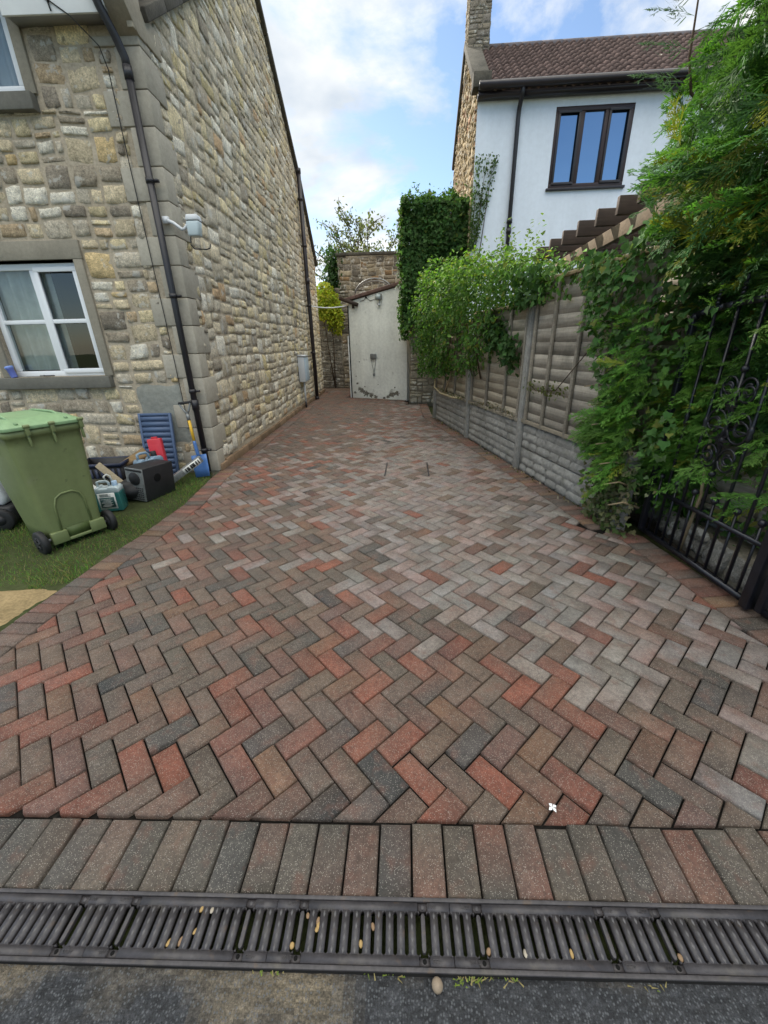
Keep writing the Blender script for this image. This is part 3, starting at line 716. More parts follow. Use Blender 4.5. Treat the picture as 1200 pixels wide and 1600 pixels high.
# windows
def stone_surround(parent, a, b, c, d, top=True, sill=True):
    col = np.array((.27,.245,.195)); m = MB()
    m.box(b+.0, b+.10, -.028, .15, c+.0, d-.002, col); m.box(a-.10, a, -.028, .15, c, d-.002, col)
    if top: m.box(a-.14, b+.105, -.030, .15, d, d+.175, col)
    m.build('surround', M_ASHLAR, parent, bevel=.004)
    m = MB(); m.box(a-.16, b+.075, -.085, .15, c-.135, c-.002, np.array((.15,.145,.125))); m.build('sill', M_ASHLAR, parent, bevel=.006)
def upvc(parent, a, b, c, d, mull, trans):
    m = MB(); y0, y1 = .055, .125; f = .062
    m.box(a, b, y0, y1, c, c+f); m.box(a, b, y0, y1, d-f, d); m.box(a, a+f, y0, y1, c+f, d-f); m.box(b-f, b, y0, y1, c+f, d-f)
    m.box(mull-.042, mull+.042, y0+.001, y1, c+f, d-f)
    m.build('frame', M_UPVC, parent, bevel=.005)
    m = MB()                                       # opening casement standing proud of the frame, right-hand light
    a2, b2 = mull+.02, b-.035; c2, d2 = c+.035, d-.035; s = .05; y2 = .032
    m.box(a2, b2, y2, .054, c2, c2+s); m.box(a2, b2, y2, .054, d2-s, d2); m.box(a2, a2+s, y2, .054, c2+s, d2-s); m.box(b2-s, b2, y2, .054, c2+s, d2-s)
    m.build('casement', M_UPVC, parent, bevel=.005)
    if trans:
        m = MB(); m.box(a+f, mull-.042, y0+.006, y1-.01, trans-.022, trans+.022); m.box(a2+s, b2-s, y2+.006, .115, trans-.022, trans+.022); m.build('glazing_bar', M_UPVC, parent, bevel=.004)
    m = MB(); m.faces([(a+f,.09,c+f),(b-f,.09,c+f),(b-f,.09,d-f),(a+f,.09,d-f)], [(0,1,2,3)]); m.build('pane', M_PANE, parent)
    m = MB(); m.box(a+f-.012, b-f+.012, .0875, .089, c+f-.0, c+f+.012); m.build('gasket', M_RUBBER, parent)
ww = MB(); ww.faces([(WIN[0]-.02,.128,WIN[2]-.02),(WIN[0]-.02,.128,WIN[2]-.018),(WIN[0]-.018,.128,WIN[2]-.02)], [(0,1,2)]); win1 = ww.build('window', M_UPVC, house)
stone_surround(win1, *WIN); upvc(win1, WIN[0], WIN[1], WIN[2], WIN[3]-.02, -1.69, 1.815)
ww = MB(); ww.faces([(WUP[0]-.02,.128,WUP[2]-.02),(WUP[0]-.02,.128,WUP[2]-.018),(WUP[0]-.018,.128,WUP[2]-.02)], [(0,1,2)]); win2 = ww.build('window', M_UPVC, house)
stone_surround(win2, *WUP); upvc(win2, WUP[0], WUP[1], WUP[2], WUP[3], -1.69, None)
# rooms behind the glass
m = MB()
for (z0, z1) in ((0, 2.75), (2.95, 5.3)):
    a, b = -3.6, -.35
    m.faces([(a,.17,z0),(b,.17,z0),(b,3,z0),(a,3,z0)], [(0,1,2,3)]); m.faces([(a,.17,z1),(b,.17,z1),(b,3,z1),(a,3,z1)], [(3,2,1,0)])
    m.faces([(a,3,z0),(b,3,z0),(b,3,z1),(a,3,z1)], [(0,1,2,3)]); m.faces([(a,.17,z0),(a,3,z0),(a,3,z1),(a,.17,z1)], [(0,1,2,3)]); m.faces([(b,.17,z0),(b,3,z0),(b,3,z1),(b,.17,z1)], [(3,2,1,0)])
m.build('room', M_ROOM, house)
def curtain(a, b, z0, z1, y):
    m = MB(); n = 60; xs = np.linspace(a, b, n); V = []
    for z in (z0, (z0+z1)/2, z1):
        for i, x in enumerate(xs): V.append((x, y+.022*math.sin(x*46)+.01*math.sin(x*19), z))
    F = [(r*n+i, r*n+i+1, (r+1)*n+i+1, (r+1)*n+i) for r in range(2) for i in range(n-1)]
    m.faces(V, F); return m
curtain(-2.3, -1.62, 1.2, 2.4, .20).build('curtain', mat('net_curtain', (.62,.62,.57), .9, mott=[(3, .25)], spec=.1), house, smooth=True)
curtain(-2.3, -1.2, 3.7, 5.1, .25).build('curtain', mat('pale_curtain', (.6,.62,.64), .9, mott=[(3,.1)]), house, smooth=True)
# rainwater pipe at the corner, telephone cable, rear vent pipe
def clip(m, x, y, z):
    m.tube([(x, y, z-.022), (x, y, z+.022)], .041, 12); m.box(x+.03, x+.085, y-.01, y+.02, z-.012, z+.012); m.lathe([(.012,-.01),(.012,.01)], 8, (x+.075, y-.012, z), 'y')
m = MB(); px, py = -.10, -.085
m.tube([(-.20, -.26, 4.54), (-.195, -.255, 4.33), (-.17, -.22, 4.22), (px-.02, py-.06, 4.06), (px, py-.005, 3.95), (px, py, 3.86)], .036, 12)
m.tube([(px, py, 3.88), (px, py, .02)], .034, 12)
m.tube([(-.195, -.255, 4.36), (-.195, -.255, 4.30)], .041, 12); m.tube([(px, py, 3.80), (px, py, 3.90)], .040, 12); m.tube([(px, py, .80), (px, py, .92)], .042, 12)
for z in (3.05, 2.03, 1.02, .30): clip(m, px, py, z)
m.build('downpipe', M_BLACKPIPE, house, smooth=True)
m = MB()
pts = [(-.86, -.27, 4.55), (-.77, -.21, 4.40), (-.62, -.21, 4.28), (-.45, -.205, 4.17), (-.33, -.06, 4.05), (-.305, -.035, 3.9), (-.30, -.034, 3.3), (-.285, -.036, 2.6), (-.27, -.034, 1.8), (-.265, -.036, 1.2), (-.262, -.034, .62), (-.23, -.05, .45), (-.21, -.05, .35)]
m.tube(pts, .0045, 6); m.tube([(-.64, -.212, 4.30), (-.60, -.212, 4.26)], .010, 6); m.tube([(-.615, -.21, 4.27), (-.60, -.214, 4.20)], .006, 6)
m.build('cable', M_RUBBER, house)
m = MB(); u = 7.28
m.tube([(.10, u, -.01), (.10, u, 2.2), (.095, u, 3.1), (.10, u, 5.50)], .054, 12); m.tube([(.10, u, 3.02), (.10, u, 3.16)], .064, 12); m.tube([(.10, u, .0), (.10, u, .08)], .06, 12); m.tube([(.10, u, 5.42), (.10, u, 5.52)], .062, 12)
for z in (1.3, 2.5, 3.9, 4.9): m.tube([(.10, u, z-.03), (.10, u, z+.03)], .062, 12); m.box(.02, .09, u-.015, u+.015, z-.015, z+.015)
m.build('soil_pipe', M_BROWN, house, smooth=True)

def W(x, y, z=0.0):     # house frame to world
    c, s = math.cos(A27), math.sin(A27); return (C0.x+c*x-s*y, C0.y+s*x+c*y, z)
# lamp on the quoins
t = thing('security_light', 'white security light on a bent arm at the house corner', 'lamp', W(0, 0, 2.7), A27)
m = MB(); m.tube([(-.02, -.06, .03), (.05, -.075, .0), (.13, -.08, -.06), (.16, -.08, -.055), (.215, -.075, .0)], .016, 8); m.box(-.06, .0, -.075, -.035, .0, .06); m.build('arm', M_PALEGREY, t, smooth=True)
m = MB(); m.box(.20, .335, -.14, -.02, .005, .06, taper=.85); m.build('hood', M_PALEGREY, t, bevel=.012)
m = MB(); m.prism([(.205, -.13), (.315, -.13), (.335, .004), (.20, .004)], -.135, -.03, plane='xz'); m.build('lens', M_CLEAR, t, bevel=.015)
m = MB(); m.tube([(.21, -.08, -.12), (.20, -.09, -.20), (.23, -.08, -.235), (.34, -.04, -.235), (.37, -.02, -.22), (.375, .0, -.18)], .006, 6); m.build('lead', M_RUBBER, t)
# meter box on the gable
t = thing('meter_box', 'pale blue grey meter box low on the gable wall', 'meter box', W(.02, 5.4, .65), A27)
m = MB(); m.box(0, .16, 0, .5, 0, .6); m.build('body', M_PALEGREY, t, bevel=.012)
m = MB(); m.box(.161, .178, .03, .47, .03, .57); m.build('door', mat('pale_blue_plastic', (.46,.56,.64), .4, mott=[(4,.08)]), t, bevel=.006)
m = MB(); m.prism([(.0, .60), (.19, .60), (.19, .612), (.0, .64)], -.015, .515, plane='xz'); m.build('rain_hood', M_PALEGREY, t)
m = MB(); m.tube([(.07, .22, 0), (.07, .22, -.5)], .022, 10); m.tube([(.07, .22, -.66), (.07, .22, -.5)], .026, 10, mat=1); m.build('conduit', [M_PALEGREY, M_BROWN], t, smooth=True)

# ------------------------------------------------------------------ junk against the front wall
def wp(x, y, z=0.0): return W(x, y, z)
def leanrot(rx, ry=0, rz=0): return (rx, ry, rz)
# blue ribbed tray
o = thing('plastic_tray', 'blue ribbed plastic tray stood on end against the stone wall', 'tray', wp(-.64, -.17, -.005), A27)
o.rotation_euler = (R(-9), 0, A27)
m = MB(); m.box(-.205, .205, -.012, .006, 0, .78); m.box(-.205, -.175, -.03, -.012, 0, .78); m.box(.175, .205, -.03, -.012, 0, .78); m.box(-.175, .175, -.03, -.012, .75, .78); m.box(-.175, .175, -.03, -.012, 0, .03); m.build('rim', M_BLUE, o, bevel=.005)
m = MB()
for k in range(11): m.prism([(-.013, .035+k*.065), (-.028, .042+k*.065), (-.028, .084+k*.065), (-.013, .092+k*.065)], -.172, .172, plane='yz')
m.build('ribbed_panel', M_BLUE, o)
# red case
o = thing('tool_case', 'slim red plastic case leaning on the blue tray', 'case', wp(-.47, -.46, .0), A27); o.rotation_euler = (R(-7), R(-3), A27+R(14))
m = MB(); m.box(-.075, .075, -.05, .04, .0, .53); m.build('shell', M_RED, o, bevel=.012)
m = MB(); m.box(-.05, .05, -.053, -.0505, .08, .46); m.box(-.03, .03, -.02, .02, .53, .55); m.build('panel', M_RED, o, bevel=.006)
# clear blue jug behind the cabinet
def jug(name, label, loc, rz, sc, body, fluid, lid, lean=0, sticker=True):
    t = thing(name, label, 'canister', loc, rz); t.scale = (sc, sc, sc); t.rotation_euler = (lean, 0, rz)
    m = MB(); m.prism([(-.1,0),(.1,0),(.1,.165),(.098,.17),(-.098,.17),(-.1,.165)], -.065, .065, plane='xz'); m.build('body', fluid, t, bevel=.016)
    m = MB(); m.prism([(-.1,.171),(.1,.171),(.1,.205),(.085,.222),(.02,.226),(.012,.212),(-.055,.212),(-.062,.226),(-.085,.222),(-.1,.205)], -.062, .062, plane='xz'); m.build('shoulder', body, t, bevel=.012)
    m = MB(); m.tube([(-.08,0,.215),(-.075,0,.262),(-.05,0,.268),(0,0,.266),(.012,0,.255),(.016,0,.22)], .011, 8); m.build('handle', body, t, smooth=True)
    m = MB(); m.lathe([(.021,.218),(.023,.222),(.023,.262),(.019,.266)], 14, (.06,0,0)); m.build('cap', lid, t, smooth=False)
    if sticker:
        m = MB(); m.box(-.078, .062, -.0672, -.0662, .025, .175); m.build('label', M_STICKER, t)
        m = MB(); m.box(-.066, .050, -.0684, -.0674, .04, .135)
        for k in range(4): m.box(-.06, .03-.02*(k % 2), -.0684, -.0674, .142+k*.007, .146+k*.007)
        m.build('print', M_TEALINK, t)
        m = MB()
        for k in range(7): m.box(-.058+.01*(k % 3), .02+.012*(k % 2), -.0692, -.0686, .05+k*.011, .0535+k*.011)
        m.build('small_print', M_STICKER, t)
    return t
j1 = jug('screenwash_can', 'clear plastic can of green screenwash with a black and white label', wp(-.585, -1.27, -.01), A27+R(14), 1.12, M_CLEAR, M_CLEARTEAL, mat('pale_blue_cap', (.45,.6,.78), .4))
m = MB(); m.tube([(.045, .0, .262), (.04, .0, .31), (.02, -.01, .33), (.0, -.02, .315), (.0, -.02, .285)], .008, 8); m.build('spout', M_STICKER, j1, smooth=True)
jug('water_can', 'translucent blue grey can behind the black cabinet', wp(-.47, -.66, .06), A27+R(60), 1.35, mat('smoky_blue_plastic', (.18,.26,.34), .3, mott=[(8,.1)]), mat('smoky_blue_plastic_body', (.14,.21,.28), .3, mott=[(8,.1)]), M_BLACKCASE, R(-8), False)
# black cabinet
o = thing('speaker_cabinet', 'black boxy cabinet with a grey gridded face standing on the grass edge', 'cabinet', wp(-.40, -.86, -.015), A27+R(-24)); o.rotation_euler = (R(-3), R(4), A27+R(-16))
m = MB(); m.box(-.115, .115, -.20, .20, .0, .36); m.build('shell', M_BLACKCASE, o, bevel=.005)
m = MB(); m.box(-.112, .112, -.212, -.2005, .004, .356); m.build('face', M_GREYMETAL, o, bevel=.003)
m = MB(); m.lathe([(.068,-.006),(.072,0),(.055,.002),(.03,-.002)], 22, (.0,-.214,.245), 'y'); m.build('fan_ring', M_BLACKCASE, o, smooth=True)
m = MB()
for j in range(6):
    for i in range(8): m.box(-.1+i*.025, -.085+i*.025, -.2145, -.2125, .02+j*.024, .032+j*.024)
m.build('vents', M_BLACKCASE, o)
m = MB(); m.box(-.104, .104, -.2145, -.2125, .325, .345); m.build('badge_strip', M_BLACKCASE, o)
m = MB(); m.lathe([(.045,0),(.045,.003),(.04,.004)], 20, (.1152,-.03,.23), 'x'); m.build('port', M_DARK, o)
# metal straight edge with sticker
o = thing('spirit_level', 'grey metal box level with a white patterned sticker, propped beside the spade', 'level', wp(-.24, -.42, .0), 0)
m = MB(); a = np.array((-.14,-.22,.015)); b = np.array((.17,.14,.245)); m.bar(a, b, .05, .075); m.build('bar', M_GREYMETAL, o, bevel=.003)
d = (b-a)/np.linalg.norm(b-a); sd = np.cross(d, (0,0,1)); sd /= np.linalg.norm(sd); upv = np.cross(sd, d)
def on_bar(f, wd, hh, off, mt, nm):
    m = MB(); c = a+(b-a)*f+sd*off
    m.bar(c-d*wd/2, c+d*wd/2, .0016, hh); m.build(nm, mt, o)
on_bar(.72, .235, .074, .0262, M_STICKER, 'sticker')
for f, wd in ((.56,.018),(.62,.03),(.7,.022),(.76,.036),(.84,.02),(.9,.014)): on_bar(f, wd, .05-.02*((f*100) % 2), .0278, M_INK, 'print')
# spade
o = thing('spade', 'blue bladed spade with a yellow shaft leaning beside the downpipe', 'spade', wp(-.10, -.26, .0), A27)
def sp(x, y, z): return (x, y, z)
tip = np.array((.0, .0, .0)); topv = np.array((-.105, .135, .90)); ax = (topv-tip)/np.linalg.norm(topv-tip); side = np.cross(ax, (0, -1, 0)); side /= np.linalg.norm(side); nf = np.cross(side, ax)
q = lambda h, s_=0, n_=0: tuple(tip+ax*h+side*s_+nf*n_)
m = MB(); V = []; F = []
for i, h in enumerate((.0, .1, .2, .275)):
    for j, s_ in enumerate((-.098, -.06, 0, .06, .098)): V.append(q(h, s_*(.92+.08*min(1, h*8)), -.012*(1-(s_/.098)**2)-.02*(h/.28)))
for i in range(3):
    for j in range(4): F.append((i*5+j, i*5+j+1, i*5+j+6, i*5+j+5))
m.faces(V, F); bl = m.build('blade', M_BRIGHTBLUE, o, smooth=True); sm = bl.modifiers.new('thick', 'SOLIDIFY'); sm.thickness = .004
m = MB(); m.tube([q(.2,0,-.02), q(.3,0,-.01), q(.42), q(.45)], [.012,.022,.02,.019], 10); m.build('socket', M_BRIGHTBLUE, o, smooth=True)
m = MB(); m.tube([q(.44), q(.72)], .0175, 10); m.build('shaft', M_YELLOW, o, smooth=True)
m = MB(); m.tube([q(.70), q(.78)], .019, 10); m.tube([q(.77), q(.82,-.03), q(.885,-.062), q(.915,-.066)], .012, 8); m.tube([q(.77), q(.82,.03), q(.885,.062), q(.915,.066)], .012, 8); m.build('yoke', M_GREYMETAL, o, smooth=True)
m = MB(); m.tube([q(.908,-.075), q(.908,.075)], .016, 10); m.build('grip', M_BLACKCASE, o, smooth=True)
# boards and crates
def board(label, a, b, wd, th, col, up=(0,0,1), mt=None):
    m = MB(); m.bar(a, b, wd, th, np.array(col), up=up); o = m.build('board', mt or M_WOOD, bevel=.004); return tag(o, label, 'board')
board('tan chipboard panel leaning low behind the black cabinet', wp(-.93,-.62,.10), wp(-.60,-.42,.31), .30, .018, (.21,.145,.075), up=(.3,-.7,.6))
board('pale split plank lying diagonally across the tan panel', wp(-.98,-.80,.33), wp(-.60,-.98,.12), .07, .02, (.27,.23,.16), up=(.2,-.8,.5))
board('narrow wet brown batten across the top of the wood heap', wp(-.93,-.55,.22), wp(-.52,-.40,.36), .06, .028, (.15,.10,.055))
board('short brown timber block behind the screenwash can', wp(-.83,-1.10,.06), wp(-.62,-1.16,.08), .07, .10, (.13,.095,.055))
board('dark plank on the ground beneath the wood heap', wp(-1.05,-.9,.05), wp(-.5,-.86,.06), .16, .04, (.08,.06,.04))
o = thing('plastic_crate', 'dark blue black crate heaped behind the green bin', 'crate', wp(-1.08, -.55, .0), A27+R(8))
m = MB(); m.box(-.24,.24,-.16,-.148,.0,.30); m.box(-.24,.24,.148,.16,.0,.30); m.box(-.24,-.228,-.148,.148,.0,.30); m.box(.228,.24,-.148,.148,.0,.30); m.build('shell', M_BLACKCASE, o)
m = MB(); m.box(-.255,.255,-.175,-.162,.27,.31); m.box(-.255,.255,.162,.175,.27,.31); m.box(-.255,-.242,-.162,.162,.27,.31); m.box(.242,.255,-.162,.162,.27,.31)
for k in range(8): m.box(-.22+k*.06,-.19+k*.06,-.172,-.161,.04,.25)
m.build('rim', mat('navy_plastic', (.02,.028,.06), .5, mott=[(6,.2)]), o)
# crumpled bag and dark bag
def lump(name, label, cat, loc, sx, sy, sz, mt, seed, amp=.3):
    m = MB(); n1_, n2_ = 14, 22; V = []; rg = np.random.default_rng(seed); ph = rg.uniform(0, 6.28, 12)
    for i in range(n1_+1):
        th = math.pi*i/n1_
        for j in range(n2_):
            f = 2*math.pi*j/n2_; r = 1+amp*(.5*math.sin(3*f+ph[0]+2*th)+.4*math.sin(5*th+ph[1]+2*f)+.35*math.sin(7*f-4*th+ph[2]))*math.sin(th)+rg.normal(0, .04)*math.sin(th)
            V.append((sx*r*math.sin(th)*math.cos(f), sy*r*math.sin(th)*math.sin(f), max(0, sz*(1+r*math.cos(th)))*.5))
    F = [(i*n2_+j, (i+1)*n2_+j, (i+1)*n2_+(j+1) % n2_, i*n2_+(j+1) % n2_) for i in range(n1_) for j in range(n2_)]
    m.faces(V, F); o = m.build(name, mt); o.location = loc; return tag(o, label, cat)
lump('plastic_bag', 'crumpled white plastic bag beside the screenwash can', 'bag', wp(-.80,-1.22,.10), .075, .06, .13, M_STICKER, 3)
lump('rubble_sack', 'dark slumped sack between the screenwash can and the black cabinet', 'sack', wp(-.55,-.98,-.01), .15, .13, .22, M_BLACKCASE, 9, .2)
lump('rubble_sack', 'dark olive sack slumped under the planks behind the bin', 'sack', wp(-.98,-.92,-.01), .2, .15, .2, mat('dark_olive_cloth', (.035,.035,.02), .8, mott=[(8,.4)]), 12, .25)
# blue cup and brush on the sill
o = thing('plastic_cup', 'blue plastic tub tipped on the window sill', 'tub', wp(-2.23, -.045, 1.215), A27); o.rotation_euler = (0, R(-14), A27)
m = MB(); m.lathe([(.030,0),(.033,.005),(.036,.10),(.040,.102),(.040,.108)], 18); m.build('body', mat('periwinkle_plastic', (.19,.24,.66), .4), o, smooth=False)
m = MB(); m.lathe([(.041,.109),(.043,.112),(.043,.128),(.039,.132)], 18); m.build('lid', mat('pale_blue_lid', (.22,.33,.72), .4), o)
o = thing('paint_brush', 'thin paint brush lying along the window sill', 'brush', wp(-2.08, -.04, 1.222), A27)
m = MB(); m.tube([(0,0,.008),(.12,0,.008),(.17,0,.008)], [.008,.006,.007], 8); m.build('handle', M_PALEGREY, o, smooth=True)
m = MB(); m.box(.17,.21,-.014,.014,0,.016); m.build('ferrule', M_GREYMETAL, o)
m = MB(); m.box(.21,.33,-.016,.016,.0,.012,taper=.9); m.build('bristles', M_BLACKCASE, o)

# ------------------------------------------------------------------ wheelie bin
def bin_():
    n = np.array((.89,-.456)); wv = np.array((.456,.89))          # n faces the drive (hinge and wheel side)
    rz = math.atan2(wv[1], wv[0])                                  # local x along width, local -y towards the drive
    c = (np.array((-2.70,3.13))+np.array((-2.945,2.63)))/2+np.array((.456,.89))*.034
    t = thing('wheelie_bin', 'olive green wheelie bin with a paler green lid on the lawn', 'bin', (c[0], c[1], -.02), rz)
    m = MB()                                                       # tapered body: rings of rounded rectangles
    def ring(z, hx, y0, y1, r):
        pts = []
        for (cx, cy, a0) in ((hx-r, y1-r, 0), (-hx+r, y1-r, 90), (-hx+r, y0+r, 180), (hx-r, y0+r, 270)):
            for k in range(5):
                a = R(a0+k*22.5); pts.append((cx+r*math.cos(a), cy+r*math.sin(a), z))
        return pts
    rings = [ring(.055, .198, .03, .50, .05), ring(.16, .204, .018, .525, .05), ring(.5, .224, .0, .60, .05), ring(.86, .246, -.012, .67, .05), ring(.93, .250, -.015, .685, .05), ring(.935, .262, -.03, .70, .05), ring(.985, .264, -.032, .702, .05)]
    V = [p for r_ in rings for p in r_]; k = 20
    F = [(i*k+j, i*k+(j+1) % k, (i+1)*k+(j+1) % k, (i+1)*k+j) for i in range(len(rings)-1) for j in range(k)]+[tuple(range(k))[::-1], tuple(range((len(rings)-1)*k, len(rings)*k))]
    m.faces(V, F); b = m.build('body', M_GREENBIN, t, smooth=False, bevel=0)
    for p in b.data.polygons: p.use_smooth = len(p.vertices) == 4
    # raised arch moulding on the wheel side
    m = MB(); yf = lambda z: .03-.05*min(1, z/.9)-.006
    arch = [(-.115,.14),(-.108,.36),(-.085,.425),(-.04,.452),(.04,.452),(.085,.425),(.108,.36),(.115,.14)]
    m.tube([(x, yf(z), z) for x, z in arch], .0085, 6)
    m.build('arch_moulding', M_GREENBIN, t, smooth=True)
    m = MB(); m.prism([(-.205,.05),(-.085,.05),(-.085,.15),(-.20,.15)], -.012, .03, plane='xz'); m.prism([(.085,.05),(.205,.05),(.20,.15),(.085,.15)], -.012, .03, plane='xz'); m.prism([(-.085,.05),(.085,.05),(.085,.075),(-.085,.075)], -.012, .03, plane='xz'); m.build('axle_housing', M_GREENBIN, t, bevel=.006)
    m = MB(); m.box(-.083, .083, .004, .016, .077, .16); m.build('recess', mat('shadowy_green_plastic', (.07,.10,.03), .6, mott=[(8,.2)]), t)
    # lid: shallow dome with flat rim
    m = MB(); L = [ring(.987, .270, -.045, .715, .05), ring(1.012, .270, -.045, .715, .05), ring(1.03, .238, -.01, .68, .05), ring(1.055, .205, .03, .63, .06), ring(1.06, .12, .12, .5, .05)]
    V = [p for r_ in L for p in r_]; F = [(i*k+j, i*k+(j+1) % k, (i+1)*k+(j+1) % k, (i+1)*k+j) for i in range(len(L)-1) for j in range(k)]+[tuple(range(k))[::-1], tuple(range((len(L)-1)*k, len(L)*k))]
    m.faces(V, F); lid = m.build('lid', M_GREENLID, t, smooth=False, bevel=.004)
    m = MB()
    for x in (-.16, .16): m.tube([(x, -.02, 1.03), (x, .2, 1.068), (x, .55, 1.062), (x, .67, 1.035)], .011, 6)
    m.build('lid_rib', M_GREENLID, lid, smooth=True)
    for x in (-.12, .04, .238):
        m = MB()
        m.box(x-.013, x+.013, -.062, -.03, .945, 1.022); m.tube([(x-.02, -.055, 1.012), (x+.02, -.055, 1.012)], .014, 8); m.box(x-.008, x+.008, -.045, -.02, .86, .945)
        m.build('hinge', M_GREENBIN, t, bevel=.003)
    m = MB(); m.tube([(-.27, .05, .085), (.27, .05, .085)], .013, 8); m.build('axle', M_GREYMETAL, t, smooth=True)
    for s_ in (-1, 1):
        m = MB(); m.lathe([(.06,-.024),(.092,-.024),(.10,-.016),(.10,.016),(.092,.024),(.06,.024)], 28, (s_*.258, .05, .085), 'x'); wl = m.build('wheel', M_RUBBER, t, smooth=False)
        m = MB(); m.lathe([(.058,-.026),(.058,.026)], 20, (s_*.258, .05, .085), 'x')
        for q_ in range(5):
            a = q_*1.2566; m.box(-.004, .004, -.008, .008, .012, .056, rot=[[1,0,0],[0,math.cos(a),-math.sin(a)],[0,math.sin(a),math.cos(a)]], at=(s_*.286, .05, .085))
        m.lathe([(.016,-.032),(.016,.032)], 12, (s_*.258, .05, .085), 'x'); m.build('hub', M_BLACKCASE, wl)
bin_()
# pale machine at the frame edge
t = thing('lawn_mower', 'pale grey cased machine on black wheels at the left edge behind the bin', 'mower', (-4.12, 3.45, -.02), R(20))
m = MB(); m.prism([(-.3,.22),(.24,.22),(.27,.30),(.22,.56),(-.26,.60),(-.3,.5)], -.22, .22, plane='xz'); m.build('casing', M_PALEGREY, t, bevel=.03)
m = MB(); m.box(-.34,.30,-.26,.26,.06,.22); m.build('deck', M_BLACKCASE, t, bevel=.03)
m = MB(); m.box(.02,.12,-.2225,-.2205,.40,.46); m.box(.14,.2,-.2225,-.2205,.30,.36); m.build('print', M_INK, t)
for (x, y) in ((-.24,-.27),(.2,-.27),(-.24,.27),(.2,.27)):
    m = MB(); m.lathe([(.05,-.03),(.095,-.03),(.105,-.02),(.105,.02),(.095,.03),(.05,.03)], 24, (x, y, .105), 'y'); wl = m.build('wheel', M_RUBBER, t)
    m = MB(); m.lathe([(.045,-.033),(.045,.033)], 16, (x, y, .105), 'y'); m.build('hub', M_BLACKCASE, wl)
t.location = (-4.0, 3.3, -.02)

# ------------------------------------------------------------------ fence
fz = math.atan2(FD[1], FD[0])
fence = thing('garden_fence', 'grey weathered overlap fence on concrete posts and rock faced gravel boards', 'fence', (FENCE0[0], FENCE0[1], 0), fz)
POST = [0.0, 1.84, 3.69, 5.71]
for k, s in enumerate(POST):
    m = MB(); h = [.62,1.83,1.28,.66][k]
    m.box(s-.048, s+.048, -.06, .045, -.1, h); m.prism([(-.048+s,h),(.048+s,h),(.02+s,h+.03),(-.02+s,h+.03)], -.055, .04, plane='xz')
    m.box(s-.030, s+.030, .0451, .052, -.1, h-.02)
    m.build('post', M_CONC, fence, bevel=.006)
def gravel(s0, s1, z0, z1, seed):
    rg = np.random.default_rng(seed); m = MB(); m.box(s0, s1, -.03, .006, z0, z1)
    n = 3; hh = (z1-z0-.012)/n
    for r in range(n):
        x = s0+.015+(.06 if r % 2 else 0)*rg.random()
        while x < s1-.03:
            l = min(rg.uniform(.16, .34), s1-.015-x)
            if l < .05: break
            bd = rg.uniform(.008, .018); S1 = np.linspace(0, 1, 7); T1 = np.linspace(0, 1, 4); V = []
            for t_ in T1:
                for s_ in S1:
                    e = min(s_*l, (1-s_)*l, t_*hh, (1-t_)*hh); d = .006 if e < .004 else bd+.010*rg.random()
                    V.append((x+.003+s_*(l-.006), d, z0+.006+r*hh+.004+t_*(hh-.008)))
            F = [(j*7+i+1, j*7+i, (j+1)*7+i, (j+1)*7+i+1) for j in range(3) for i in range(6)]
            m.faces(V, F); x += l
    o = m.build('gravel_board', M_CONC, fence); return o
for k in range(len(POST)-1):
    gravel(POST[k]+.05, POST[k+1]-.05, -.02, .272, 20+k); gravel(POST[k]+.05, POST[k+1]-.05, .280, .570, 40+k)
def panel(s0, s1, z0, z1, seed, bats, rail=True, warm=0.0):
    rg = np.random.default_rng(seed); m = MB(); z = z0; n = 0
    while z < z1-.02:
        h = min(.128, z1-z); N_ = 16; xs = np.linspace(s0, s1, N_); c = np.array((.36,.325,.27))*rg.uniform(.72,1.12)*(1-warm)+warm*np.array((.40,.31,.16))
        wob = rg.normal(0, .0065, N_).cumsum()*.35; wob -= np.linspace(wob[0], wob[-1], N_)
        V = []
        for i, x in enumerate(xs):
            yb = .0112+rg.normal(0, .0003); V += [(x, -.012, z+h+.05+wob[i]), (x, yb-.0016, z+h+.05+wob[i]), (x, yb, z+wob[i]), (x, yb-.006, z+wob[i])]
        F = []
        for i in range(N_-1):
            a, b = 4*i, 4*(i+1); F += [(a+1, a+2, b+2, b+1), (a+2, a+3, b+3, b+2), (a, a+1, b+1, b)]
        m.faces(V, [f[::-1] for f in F], c); z += h; n += 1
    pn = m.build('panel', M_WOOD, fence)
    for x in bats:
        m = MB(); m.box(x-.019, x+.019, .018, .046, z0-.01, z1-.005, np.array((.24,.215,.175))*rg.uniform(.85,1.1)); m.build('batten', M_WOOD, pn, bevel=.003)
    if rail:
        m = MB(); m.box(s0, s1, -.02, .052, z1+.004, z1+.034, np.array((.33,.26,.15))); m.build('top_rail', M_WOOD, pn, bevel=.003)
        m = MB(); m.box(s0, s1, .018, .044, z0-.0, z0+.04, np.array((.25,.22,.17))); m.build('bottom_rail', M_WOOD, pn, bevel=.003)
panel(.05, 1.79, .585, 2.05, 3, (.11, .46, .89, 1.35, 1.72))
panel(1.89, 3.64, .575, 1.86, 4, (1.93, 2.35, 2.95, 3.55), warm=.18)
panel(3.74, 5.66, .575, 1.75, 5, (3.8, 4.4, 5.0, 5.6), warm=.3)
sw = thing('stone_edging', 'low pale stones in the shade behind the iron gate', 'edging', (0, 0, 0))
m = MB(); m.box(2.14, 2.4, .2, 3.15, -.1, .16, mat=1); rubble(m, (2.14,.2,0), (0,1,0), (-1,0,0), 0, 2.95, 0, .2, mh=.18, ml=.26, pal=[((.30,.285,.25),3),((.24,.225,.19),2)], hgt=.03, seed=71); m.build('masonry', [M_STONE, M_MORTAR2], sw, smooth=True)
